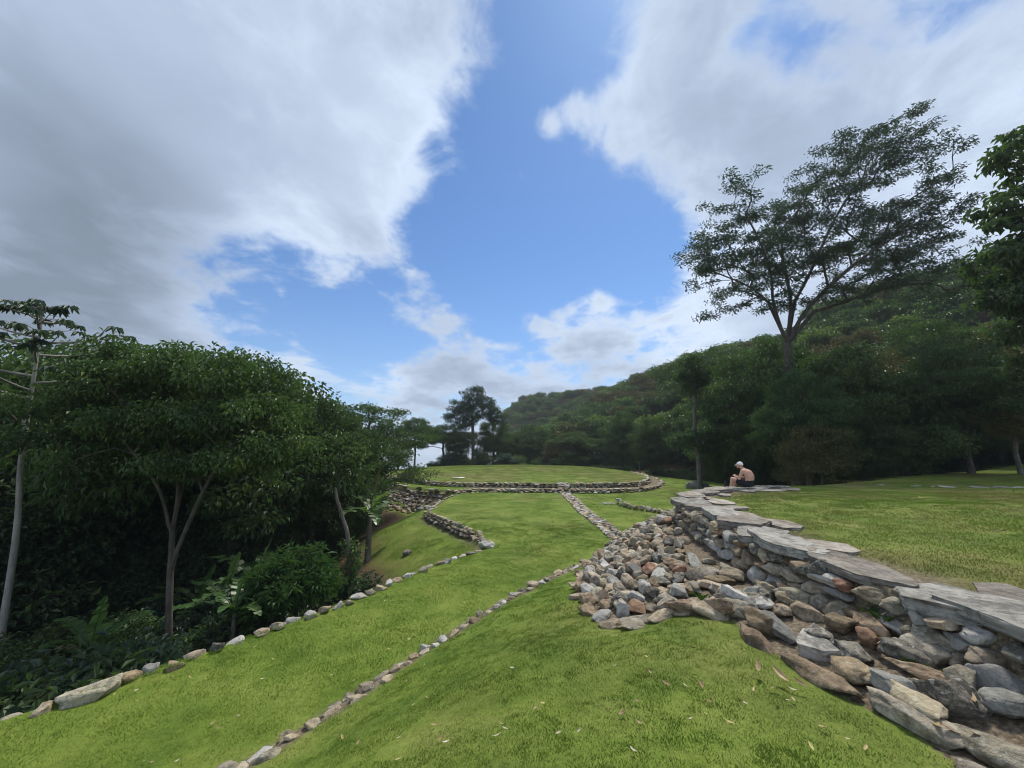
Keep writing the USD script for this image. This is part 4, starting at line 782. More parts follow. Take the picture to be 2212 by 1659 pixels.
# trees that are one of a kind
def blobs_at(spec, y, dy, k=1.0):
    out = []
    for u, v, ru, rv in spec:
        c = aty(u, v, y); s = y / look(u, v)[1] * np.linalg.norm([1]) ; a = aty(u + ru, v, y); b = aty(u, v - rv, y)
        out.append((c[0], y, c[2], abs(a[0] - c[0]) * k, dy * (0.5 + 0.5 * min(1, ru / 80)), abs(b[2] - c[2]) * k))
    return out
def one_off(name, label, spec, y, dy, trunk_uv, r0, n, seed, bark, leafmat, sep, limb_uv=(), **kw):
    rng = np.random.default_rng(seed); base = aty(*trunk_uv[0], y); g = hz(base[0], y); o = np.array([base[0], y, g])
    C = sample_blobs(rng, blobs_at(spec, y, dy), n, 0.2, sep) - o
    tr = [np.zeros(3) - [0, 0, .3]] + [aty(u, v, y) - o for u, v in trunk_uv[1:]]
    t = thing(name, label, 'tree', None, o); add_tree(t, rng, tr, r0, C, bark, leafmat, limbs=[[aty(u, v, y + w) - o for u, v, w in lm] for lm in limb_uv], **kw); return t
one_off('tree', 'tallest tree of the scene, open windswept crown and pale forked limbs above the right wood',
        [(1560, 560, 100, 42), (1500, 590, 55, 24), (1640, 480, 100, 55), (1575, 430, 50, 32), (1740, 440, 110, 60), (1790, 360, 70, 40), (1895, 340, 80, 55), (1935, 290, 40, 30), (1985, 350, 60, 24), (1850, 500, 130, 55),
         (1975, 470, 100, 40), (1700, 560, 120, 48), (1990, 560, 110, 40), (1590, 655, 70, 26), (1870, 610, 110, 40), (1745, 640, 80, 25), (2040, 610, 80, 36), (1780, 510, 140, 75), (2010, 405, 50, 22), (1640, 590, 80, 40), (1920, 530, 90, 40), (1530, 520, 50, 30)],
        25.0, 4.0, [(1712, 1000), (1708, 850), (1700, 740)], 0.24, 640, 201, BARK_D, LEAF_GREY, 0.36,
        limb_uv=[[(1700, 745, 0), (1672, 660, -.6), (1665, 590, -1.2), (1640, 520, -1.5), (1610, 460, -1.5)], [(1700, 745, 0), (1708, 660, .3), (1700, 600, .8), (1690, 520, 1.2), (1740, 430, 1.2)], [(1700, 745, 0), (1735, 680, -.3), (1790, 620, -1), (1860, 560, -1.5), (1950, 500, -1.5)],
                 [(1706, 670, .3), (1750, 590, 1.0), (1800, 480, 1.5), (1850, 400, 1.8), (1920, 310, 2)], [(1672, 665, -.6), (1620, 620, 0), (1550, 590, .8)], [(1735, 680, -.3), (1830, 650, .6), (1950, 610, 1.2), (2040, 600, 1.4)]],
        rc=0.6, per=85, L=0.2, aspect=0.34, droop=0.1, flat=0.36, wind=(0.5, 0, 0.15), tip=0.016, fork=0.7, upbend=0.1)
one_off('tree', 'wide spreading tree with forked trunk and broad level canopy behind the border stones',
        [(190, 880, 80, 36), (290, 835, 90, 44), (410, 800, 90, 36), (530, 815, 80, 40), (350, 915, 100, 36), (480, 905, 90, 40), (600, 895, 60, 36), (240, 985, 60, 26), (420, 1000, 70, 28), (560, 985, 60, 28), (300, 770, 45, 20), (620, 960, 45, 26), (150, 950, 50, 24)],
        10.3, 1.9, [(372, 1400), (366, 1280), (372, 1150)], 0.072, 380, 205, BARK_D, LEAF_MID, 0.24,
        limb_uv=[[(370, 1160, 0), (345, 1060, -.3), (290, 980, -.6), (220, 900, -.8)], [(370, 1160, 0), (385, 1050, .2), (370, 940, .4), (390, 850, .5)], [(369, 1220, 0), (425, 1090, -.3), (480, 990, -.5), (560, 900, -.6)], [(385, 1050, .2), (440, 980, .8), (520, 880, 1.0)]],
        rc=0.4, per=95, L=0.125, aspect=0.42, droop=0.45, flat=0.6, tip=0.008, fork=0.6)
one_off('tree', 'dark big-leaved tree cut by the right frame edge, branches reaching in over the sky',
        [(2217, 285, 30, 20), (2172, 338, 38, 11), (2227, 345, 40, 16), (2217, 395, 42, 18), (2162, 436, 38, 12), (2222, 450, 50, 22), (2140, 492, 34, 12), (2202, 510, 50, 20), (2147, 555, 55, 15), (2222, 580, 60, 26), (2187, 640, 55, 18), (2252, 660, 60, 40), (2312, 400, 60, 150), (2312, 600, 70, 160), (2227, 715, 60, 30), (2332, 800, 90, 90), (2237, 500, 40, 40)],
        13.0, 1.8, [(2310, 1010), (2310, 850), (2305, 650), (2290, 450), (2275, 300)], 0.2, 240, 202, BARK_D, LEAF_DARK, 0.26, rc=0.33, per=34, L=0.26, aspect=0.55, droop=0.6, tip=0.012, fork=0.25)
one_off('tree', 'tall lone tree with slender bare trunk and rounded crown behind the far mound',
        [(1020, 848, 26, 22), (1042, 868, 30, 24), (1000, 875, 32, 22), (1060, 895, 30, 22), (978, 893, 22, 16), (1025, 890, 40, 22), (1078, 905, 16, 16), (1000, 915, 30, 12)],
        64.0, 3.5, [(1021, 1004), (1022, 950), (1020, 900), (1022, 860)], 0.24, 130, 203, BARK, LEAF_GREY, 0.5, rc=0.7, per=70, L=0.32, aspect=0.45, droop=0.3, tip=0.025, fork=0.4)

def cecropia():
    rng = np.random.default_rng(210); y = 10.0; base = aty(-2, 1415, y); o = np.array([base[0], y, hz(base[0], y)]); top = aty(92, 655, y) - o
    t = thing('tree', 'thin pale-trunked tree with open candelabra branches and star-shaped leaves at the left edge', 'tree', None, o)
    mid = [aty(u, v, y) - o for u, v in ((32, 1180), (45, 1000), (66, 860), (84, 740))]
    tr = spline([np.array([0, 0, -0.4])] + mid + [top], 8); obj('trunk', tubes([(tr, np.linspace(0.075, 0.02, len(tr)))], 10), BARK_P, t, smooth=True)
    chains, tips = [], []
    for k in range(15):
        f = 0.58 + 0.41 * k / 14; i = int(f * (len(tr) - 1)); p0 = tr[i]; az = k * 2.4 + rng.normal(0, .3); Lb = (1.0 - f) * 4.6 + 0.45 + rng.uniform(-.2, .3)
        d = np.array([math.cos(az), math.sin(az) * 0.9, 0]); q = [p0 + d * Lb * s + np.array([0, 0, Lb * (0.10 * s + 0.16 * s * s)]) for s in np.linspace(0, 1, 6)]
        chains.append((q, np.linspace(0.035, 0.014, 6))); tips.append((q[-1], d)); tips += [(q[4], d), (q[3], d)] if k < 8 else []
        for m in range(2):
            j = 2 + m; az2 = az + rng.choice([-1, 1]) * rng.uniform(.5, 1.0); d2 = np.array([math.cos(az2), math.sin(az2), 0]); L2b = Lb * rng.uniform(.25, .45)
            q2 = [q[j] + d2 * L2b * s + np.array([0, 0, L2b * (.15 * s + .4 * s * s)]) for s in np.linspace(0, 1, 4)]; chains.append((q2, np.linspace(.02, .01, 4))); tips += [(q2[-1], d2)]
    tips += [(tr[-1], np.array([1, 0, 0.])), (tr[-2], np.array([-1, 0, 0.]))]
    B_, A_, U_, tn, st = [], [], [], [], []
    for p, d in tips:
        for m in range(rng.integers(1, 3)):
            az = rng.uniform(0, 6.28); c = p + np.array([math.cos(az), math.sin(az), rng.uniform(-.2, .3)]) * rng.uniform(.12, .32); st.append(([p, (p + c) / 2 + [0, 0, .03], c], [.008, .007, .006])); tone = rng.choice([.3, .45, .6, .97], p=[.35, .3, .29, .06])
            R = rng.uniform(.8, 1.15)
            for l in range(9):
                a = az + l * 2 * math.pi / 9 + rng.normal(0, .08); B_.append(c); A_.append(np.array([math.cos(a), math.sin(a), -0.35 + rng.normal(0, .1)]) * R); U_.append([0, 0, 1]); tn.append(tone)
    A_ = np.array(A_); R_ = np.linalg.norm(A_, axis=1)
    obj('branches', tubes(chains + st, 5), BARK_P, t, smooth=True)
    v, f = leaf_mesh(rng, np.array(B_), A_, np.array(U_, float), 0.21 * R_, 0.08 * R_, 0.12, 0.32); obj('crown', (v, f), LEAF_GREY, t, tone=np.repeat(tn, 4))
cecropia()

def leaning_trunk():
    y = 14.5; a, b = aty(752, 1168, y), aty(727, 1075, y); g = hz(a[0], y); t = thing('tree', 'dead leaning trunk, pale and bare, wrapped in leafy vine below', 'tree trunk', None, (a[0] + .25, y, g))
    o = np.array([a[0] + .25, y, g]); P = spline([np.array([0, 0, -.3]), a - o, (a + b) / 2 - o + [0.02, 0, 0], b - o, aty(725, 1055, y) - o], 6)
    obj('trunk', tubes([(P, np.linspace(.085, .045, len(P)))], 9), BARK, t, smooth=True)
    rng = np.random.default_rng(3); C = np.array([[rng.normal(0, .12) - 0.1 * k / 10, rng.normal(0, .12), 0.1 + (a[2] - g) * k / 16] for k in range(16)])
    v, f, tn = clump_leaves(rng, C, .28, 40, .13, .6, .4); obj('vine', (v, f), LEAF_MID, t, tone=tn)
leaning_trunk()

def banana(at, h, seed, label, lean=0.0):
    rng = np.random.default_rng(seed); t = thing('banana_plant', label, 'banana plant', None, (at[0], at[1], hz(*at)))
    hs = h * 0.5; st = [(np.array([[lean * s, 0, -.2 + (hs + .2) * s] for s in np.linspace(0, 1, 5)]), np.linspace(.10, .06, 5) * h / 2.4)]
    obj('stem', tubes(st, 8), BARK, t, smooth=True)
    for k in range(8):
        az = k * 2.4 + rng.normal(0, .25); L = h * rng.uniform(.55, .75); W0 = L * .24; el = rng.uniform(.55, 1.25) if k else 1.5; V, F, tn = [], [], []
        d = np.array([math.cos(az), math.sin(az), 0]); sd = np.array([-math.sin(az), math.cos(az), 0]); p = np.array([lean, 0, hs]); nseg = 13; th = el; pts = []
        for i in range(nseg + 1): pts.append((p.copy(), th)); p = p + (d * math.cos(th) + np.array([0, 0, 1]) * math.sin(th)) * L / nseg; th -= (0.9 if k else .2) / nseg * rng.uniform(1.0, 1.8)
        for i in range(2, nseg):
            s0, s1 = (i - 2) / (nseg - 2), (i - 1.08) / (nseg - 2); w0, w1 = [W0 * max(.03, math.sin(math.pi * min(max(s, .03), .985)) ** .55) for s in (s0, s1)]
            up = np.array([0, 0, 1]) * math.cos(pts[i][1]) - d * math.sin(pts[i][1])
            a, b = pts[i][0], pts[i + 1][0] * .94 + pts[i][0] * .06; dz = rng.uniform(-.12, .22)
            for sg in (-1, 1):
                o = len(V); V += [a, b, b + sd * sg * w1 * .5 + up * w1 * dz, a + sd * sg * w0 * .5 + up * w0 * dz]; F += [[o, o + 1, o + 2], [o, o + 2, o + 3]]; tn += [rng.uniform(.25, .8)] * 4
        lf = obj('leaf', (np.array(V), np.array(F)), BANANA if rng.random() > .15 else LEAF_OLIVE, t, tone=np.array(tn))
        obj('midrib', tubes([(np.array([q for q, _ in pts]), np.linspace(.018, .005, nseg + 1))], 4), BANANA, lf, smooth=True)
for u, v, y, h, lab in [(795, 1190, 17.5, 3.6, 'banana plant with pale trunk-like stem standing against the reddish litter slope'), (490, 1275, 11.8, 2.3, 'banana plant in the middle of the clump left of the long-leaved small tree'), (560, 1215, 12.6, 2.6, 'banana plant with a fresh yellow-green leaf close to the long-leaved small tree'),
                        (445, 1215, 13.0, 2.6, 'banana plant with an upright wide leaf at the back of the clump'), (505, 1345, 10.0, 1.5, 'small low banana plant at the front of the clump near the border stones'), (210, 1300, 9.0, 1.7, 'dim banana plant with arching leaves deep in the shade at lower left')]:
    p = aty(u, v, y); banana(p[:2], h, int(u), lab)

# thin dark saplings beside the border stones
for u, v, h, lab in [(282, 1450, 2.6, 'thin dark sapling stem close behind the border stones, left of the forked trunk'), (352, 1420, 3.4, 'pale curving stem springing up just behind the border stones')]:
    p = ground_hit(u, v) + [-0.15, 0.5]; rng = np.random.default_rng(u); t = thing('sapling', lab, 'sapling', None, (p[0], p[1], hz(*p)))
    P = spline([np.array([0, 0, -.2]), np.array([.05, 0, h * .3]), np.array([.02, .05, h * .65]), np.array([.15, 0, h])], 5); obj('trunk', tubes([(P, np.linspace(.045, .012, len(P)))], 7), BARK_D if u < 300 else BARK, t, smooth=True)
    C = P[-1] + rng.normal(0, .3, (8, 3)); v_, f_, tn = clump_leaves(rng, C, .3, 22, .14, .4, .5); obj('crown', (v_, f_), LEAF_DARK, t, tone=tn)

# the far wood on the hillside reads as one mass
def instancer(name, protos, pos, idx, yaw, scale, up=None):
    pi = UsdGeom.PointInstancer.Define(stage, '/World/' + name)
    pi.CreatePrototypesRel().SetTargets([p.GetPath() for p in protos])
    pi.CreatePositionsAttr(Vt.Vec3fArray.FromNumpy(np.asarray(pos, np.float32))); pi.CreateProtoIndicesAttr(Vt.IntArray.FromNumpy(np.asarray(idx, np.int32)))
    q = np.zeros((len(pos), 4)); q[:, 0] = np.cos(yaw / 2); q[:, 3] = np.sin(yaw / 2)
    if up is not None:                                        # tilt the tuft with the ground
        ax = np.column_stack([-up[:, 1], up[:, 0], np.zeros(len(up))]); s = np.linalg.norm(ax, axis=1); a = np.arcsin(np.clip(s, 0, .95)) / 2; ax = ax / (s[:, None] + 1e-9)
        w1, x1, y1 = np.cos(a), ax[:, 0] * np.sin(a), ax[:, 1] * np.sin(a); w2, z2 = q[:, 0].copy(), q[:, 3].copy()
        q = np.column_stack([w1 * w2, x1 * w2 + y1 * z2, y1 * w2 - x1 * z2, w1 * z2])
    pi.CreateOrientationsAttr(Vt.QuathArray([Gf.Quath(float(a), float(b), float(c), float(d)) for a, b, c, d in q]))
    pi.CreateScalesAttr(Vt.Vec3fArray.FromNumpy(np.repeat(np.asarray(scale, np.float32)[:, None], 3, 1)))
    return tag(pi.GetPrim(), kind='stuff')
def proto(path, mesh, mat, tone=None):
    m = usdkit.mesh(stage, path, mesh, mat)
    if tone is not None: UsdGeom.PrimvarsAPI(m).CreatePrimvar('tone', T.FloatArray, 'vertex').Set(Vt.FloatArray.FromNumpy(np.asarray(tone, np.float32)))
    return m.GetPrim()
def hill_forest():
    rng = np.random.default_rng(300); pi = UsdGeom.PointInstancer.Define(stage, '/World/hill_forest'); protos = []
    for k, mt in enumerate([LEAF_MID, LEAF_MID, LEAF_OLIVE, LEAF_LIGHT, LEAF_DARK]):
        bl = [(0, 0, 4.6, 2.2, 2.2, 1.2)] + [(rng.uniform(-1.7, 1.7), rng.uniform(-1.7, 1.7), rng.uniform(2.6, 5.0), 1.6, 1.6, .8) for _ in range(5)] + [(0, 0, 1.5, 2, 2, 1.5)]
        C = sample_blobs(rng, bl, 130, .6, .35); v, f, tn = clump_leaves(rng, C, .7, 24, .42, .5, .3, .55); protos.append(proto(f'/World/hill_forest/crown_{k:03d}' if k else '/World/hill_forest/crown', (v, f), mt, tn))
    P = rng.uniform((-14, 14), (130, 260), (9000, 2)); d = pdist(P, FOREST_EDGE)[0]; m = shapely.contains_xy(HILLPOLY, P[:, 0], P[:, 1]) & (d > 7) & (d < 130); P, d = P[m], d[m]
    keep, tree_ = [], None
    grid = {}
    for i, p in enumerate(P):
        s = 2.7 if p[1] < 70 else 3.5; c = (int(p[0] // 4), int(p[1] // 4)); near = [q for a in (-1, 0, 1) for b in (-1, 0, 1) for q in grid.get((c[0] + a, c[1] + b), [])]
        if all((p[0] - q[0]) ** 2 + (p[1] - q[1]) ** 2 > s * s for q in near): grid.setdefault(c, []).append(p); keep.append(i)
    P = P[keep]; z = height(P) - 0.6; n = len(P)
    instancer('hill_forest', protos, np.column_stack([P, z]), rng.integers(0, 5, n), rng.uniform(0, 6.28, n), rng.uniform(0.8, 1.35, n)); print('hill trees', n)
hill_forest()

def undergrowth():
    rng = np.random.default_rng(310); UsdGeom.PointInstancer.Define(stage, '/World/undergrowth'); pr = []
    for k, mt in enumerate([LEAF_DARK, LEAF_MID, LEAF_GREY]):
        C = np.column_stack([rng.uniform(-.5, .5, (14, 2)), rng.uniform(.05, .4, 14)]); v, f, tn = clump_leaves(rng, C, .22, 16, .16, .4, .2, .7, 1.4); pr.append(proto(f'/World/undergrowth/herb_{k:03d}' if k else '/World/undergrowth/herb', (v, f), mt, tn))
    P = np.vstack([rng.uniform((-26, 4), (-1, 40), (7000, 2)), rng.uniform((10, 14), (45, 50), (3500, 2)), rng.uniform((-16, 56), (20, 74), (1400, 2))])
    li = masks(P)[2]; out = ~shapely.contains_xy(PLATEAU, P[:, 0], P[:, 1]); d = shapely.distance(shapely.points(P), PLATEAU.boundary); hp = shapely.contains_xy(HILLPOLY, P[:, 0], P[:, 1])
    red = (P[:, 0] > -9.5) & (P[:, 1] > 15) & (P[:, 1] < 32) & (P[:, 0] < 2)           # the bare reddish slope
    m = (out & (d > np.where((P[:, 0] > -6.5) & (P[:, 0] < 6), 4.0, 1.3)) & (rng.random(len(P)) < np.where(red, np.clip((d - 4.5) / 3, 0, .6), 0.65))) | (hp & (rng.random(len(P)) < .6)); P = P[m]; n = len(P)
    instancer('undergrowth', pr, np.column_stack([P, height(P)]), rng.integers(0, 3, n), rng.uniform(0, 6.28, n), rng.uniform(.6, 1.5, n)); print('herbs', n)
undergrowth()

# ------------------------------------------------------------------ grass
def mat_grass(name, a, b, c, tr):
    n = {'g': ('geometry', {}), 'n1': ('noise_texture', {'scale': 0.9, 'detail': 6.0, 'roughness': 0.6}), 'r': ('rgb_ramp', {'ramp': [(0.3, a), (0.5, b), (0.72, c)]}), 't': ('attribute', {'attribute': 'tone'}),
         'k': ('map_range', {'from_min': 0, 'from_max': 1, 'to_min': 0.95, 'to_max': 1.45}), 'h': ('hsv', {}), 'p': ('principled_bsdf', {'roughness': 0.6, 'specular_ior_level': 0.2}), 'tb': ('translucent_bsdf', {'color': tr}), 'm': ('mix_closure', {'fac': 0.4})}
    return usdkit.material(stage, '/World/Looks/' + name, n, [('g.position', 'n1.vector'), ('n1.fac', 'r.fac'), ('t.fac', 'k.value'), ('k.result', 'h.value'), ('r.color', 'h.color'), ('h.color', 'p.base_color'), ('p.BSDF', 'm.closure1'), ('tb.BSDF', 'm.closure2')], surface='m.closure')
def grass():
    rng = np.random.default_rng(320); UsdGeom.PointInstancer.Define(stage, '/World/grass')
    G = mat_grass('grass_lush', GRASS_A, GRASS_B, GRASS_C, (0.16, 0.28, 0.03)); D = mat_grass('grass_dry', (0.10, 0.12, 0.025), (0.17, 0.165, 0.05), (0.25, 0.21, 0.095), (0.22, 0.20, 0.06)); pr = []
    def tuft(path, nb, rad, hgt, wid, mt):
        P = np.column_stack([rng.uniform(-rad, rad, (nb, 2)), np.full(nb, -.01)]); az = rng.uniform(0, 6.28, nb); ln = rng.uniform(.7, 2.4, nb)
        ax = np.column_stack([np.cos(az) * ln, np.sin(az) * ln, np.ones(nb)]); up = np.column_stack([-np.cos(az), -np.sin(az), ln]); s = rng.uniform(.5, 1.25, nb)
        v, f = leaf_mesh(rng, P, ax, up, hgt * s, wid * np.ones(nb), .05, -.2); pr.append(proto(path, (v, f), mt, np.repeat(rng.random(nb), 4)))
    for i, (nm, nb, rad, hg, wd, mt) in enumerate([('tuft', 320, .13, .021, .003, G), ('tuft_001', 300, .13, .026, .003, G), ('tuft_002', 300, .13, .021, .003, D), ('tuft_003', 420, .28, .034, .006, G), ('tuft_004', 400, .28, .034, .006, D),
                                                  ('tuft_005', 400, .6, .04, .012, G), ('tuft_006', 380, .6, .04, .012, D)]): tuft('/World/grass/' + nm, nb, rad, hg, wd, mt)
    pos, idx, sc = [], [], []
    for lo, hi, step, green, dryk in [(0.8, 7.0, .15, (0, 1), 2), (7.0, 18.0, .36, (3,), 4), (18.0, 62.0, .8, (5,), 6)]:
        xs = np.arange(-hi * 1.15, hi * 1.15, step); ys = np.arange(-1.0, hi, step); P = np.stack(np.meshgrid(xs, ys), -1).reshape(-1, 2); P = P + rng.uniform(-.5, .5, P.shape) * step
        r = np.linalg.norm(P, axis=1); P = P[(r > lo) & (r < hi) & (np.abs(P[:, 0]) < 1.5 * P[:, 1] + 2.0)]
        dry, soil, lit = masks(P); keep = (soil < .45) & (rng.random(len(P)) > lit * 1.2); P, dry = P[keep], dry[keep]
        isd = rng.random(len(P)) < dry * .85; k = np.where(isd, dryk, rng.choice(green, len(P))); pos.append(P); idx.append(k); sc.append(rng.uniform(.75, 1.3, len(P)) * (0.75 + 0.5 * fb(P, 1.3, 33, 2)))
    P = np.vstack(pos); e = .15; z = height(P); gx = (height(P + [e, 0]) - height(P - [e, 0])) / (2 * e); gy = (height(P + [0, e]) - height(P - [0, e])) / (2 * e)
    up = np.column_stack([-gx, -gy, np.ones(len(P))]); up /= np.linalg.norm(up, axis=1, keepdims=True); ok = up[:, 2] > .75
    instancer('grass', pr, np.column_stack([P, z])[ok], np.concatenate(idx)[ok], rng.uniform(0, 6.28, ok.sum()), np.concatenate(sc)[ok], up[ok] * [1, 1, 1]); print('tufts', ok.sum())
grass()

# ------------------------------------------------------------------ the seated person
def simple(name, col, rough=0.6, spec=0.3, sss=0.0):
    return usdkit.material(stage, '/World/Looks/' + name, {'n': ('noise_texture', {'scale': 30.0, 'detail': 3.0}), 'g': ('geometry', {}), 'r': ('rgb_ramp', {'ramp': [(0.3, tuple(c * 0.88 for c in col)), (0.7, tuple(min(1, c * 1.1) for c in col))]}),
        'p': ('principled_bsdf', {'roughness': rough, 'specular_ior_level': spec, 'subsurface_weight': sss, 'subsurface_scale': 0.01})}, [('g.position', 'n.vector'), ('n.fac', 'r.fac'), ('r.color', 'p.base_color')], surface='p.BSDF')
def person():
    M = manifold3d.Manifold
    f = np.array([-0.62, 0.785, 0]); lft = np.array([-f[1], f[0], 0]); s = 200
    w = W[s]; n = np.array([-(W[s + 2] - W[s - 2])[1], (W[s + 2] - W[s - 2])[0]]); n /= np.linalg.norm(n)
    at = np.array([w[0] - n[0] * 0.16, w[1] - n[1] * 0.16, -1.44 + EYE])
    t = thing('person', 'person in a white cap and dark shorts, bare-backed, sitting hunched on the wall cap', 'person', None, at, math.atan2(f[1], f[0]))
    sph = lambda p, r, k=24: M.sphere(r, k).translate(tuple(p))
    hull = lambda *ss: M.batch_hull([sph(p, r) for p, r in ss])
    def mirror(p, sg): return (p[0], p[1] * sg, p[2])
    B_ = []
    rings = [[((0, .09, .11), .115)], [((-.05, .075, .24), .108)], [((-.055, .085, .36), .115)], [((-.01, .115, .46), .105)], [((.07, .14, .53), .075)]]
    rings = [[(mirror(p, 1), r) for p, r in k] + [(mirror(p, -1), r) for p, r in k] for k in rings]
    for a, b in zip(rings[:-1], rings[1:]): B_.append(hull(*a, *b))
    B_.append(hull(((.07, .06, .545), .065), ((.07, -.06, .545), .065), ((.155, 0, .61), .056))); B_.append(hull(((.155, 0, .61), .056), ((.225, 0, .69), .058)))
    B_.append(hull(((.225, 0, .745), .088), ((.265, 0, .725), .083))); B_.append(hull(((.265, 0, .715), .068), ((.305, 0, .655), .038))); B_.append(hull(((.345, 0, .728), .012), ((.362, 0, .695), .015)))   # skull, jaw, nose
    B_.append(hull(((.34, .03, .75), .016), ((.34, -.03, .75), .016))); B_.append(hull(((.338, .02, .665), .01), ((.338, -.02, .665), .01)))                                                              # brow, mouth
    for sg in (1, -1):
        B_.append(hull((mirror((.225, .088, .735), sg), .016), (mirror((.215, .092, .71), sg), .012)))                                                                                                     # ear
        sh, el, wr = mirror((.10, .185, .525), sg), mirror((.19, .235, .275), sg), mirror((.37, .085, .335), sg)
        B_ += [hull((mirror((.05, .12, .50), sg), .07), (sh, .066)), hull((sh, .062), (el, .043)), hull((el, .045), (wr, .028))]
        pc = mirror((.425, .052, .36), sg); B_.append(hull((wr, .027), (pc, .024), (mirror((.42, .075, .345), sg), .02), (mirror((.44, .04, .375), sg), .02)))
        for k in range(4):
            a = np.array(mirror((.445, .07 - .016 * k, .352 + .008 * k), sg)); b = a + mirror((.03, -.012, .004), sg); c = b + mirror((.006, -.024, -.012 - .002 * (k % 2)), sg)
            B_ += [hull((a, .0095), (b, .009)), hull((b, .009), (c, .008))]
        B_ += [hull((mirror((.40, .05, .375), sg), .012), (mirror((.435, .025, .395), sg), .009))]
        hip, kn, an = mirror((.02, .09, .10), sg), mirror((.47, .15, .255), sg), mirror((.585, .13, -.165), sg)
        B_ += [hull((hip, .105), (kn, .06)), hull((kn, .06), (mirror((.505, .145, .08), sg), .056)), hull((mirror((.505, .145, .08), sg), .056), (an, .036)), hull((an, .036), (mirror((.56, .13, -.215), sg), .032)), hull((mirror((.57, .13, -.215), sg), .034), (mirror((.72, .15, -.235), sg), .026), (mirror((.74, .125, -.237), sg), .022))]
    m = M.batch_boolean(B_, manifold3d.OpType.Add).refine_to_length(0.03).to_mesh(); tm = trimesh.Trimesh(m.vert_properties[:, :3], m.tri_verts, process=True); trimesh.smoothing.filter_taubin(tm, iterations=8)
    body = obj('body', tm, simple('skin', (0.52, 0.29, 0.20), 0.5, 0.35, 0.1), t, smooth=True)
    S_ = [hull(((-.01, .088, .10), .128), ((-.01, -.088, .10), .128), ((-.04, .07, .19), .122), ((-.04, -.07, .19), .122))]
    for sg in (1, -1): S_.append(hull((mirror((.02, .09, .10), sg), .124), (mirror((.26, .125, .17), sg), .105)))
    m = M.batch_boolean(S_, manifold3d.OpType.Add).trim_by_plane((0, 0, 1), 0.004).refine_to_length(0.03).to_mesh(); tm = trimesh.Trimesh(m.vert_properties[:, :3], m.tri_verts, process=True); trimesh.smoothing.filter_taubin(tm, iterations=5)
    obj('shorts', tm, simple('shorts_cloth', (0.022, 0.024, 0.027), 0.9, 0.1), t, smooth=True)
    C_ = hull(((.225, 0, .757), .099), ((.262, 0, .742), .093)).trim_by_plane((-.28, 0, 1), .665); br = hull(((.33, .05, .752), .008), ((.33, -.05, .752), .008), ((.41, .035, .715), .006), ((.41, -.035, .715), .006), ((.42, 0, .714), .006))
    m = M.batch_boolean([C_, br], manifold3d.OpType.Add).refine_to_length(0.03).to_mesh(); tm = trimesh.Trimesh(m.vert_properties[:, :3], m.tri_verts, process=True); trimesh.smoothing.filter_taubin(tm, iterations=3)
    obj('cap', tm, simple('cap_cloth', (0.78, 0.78, 0.76), 0.8, 0.2), t, smooth=True)
person()

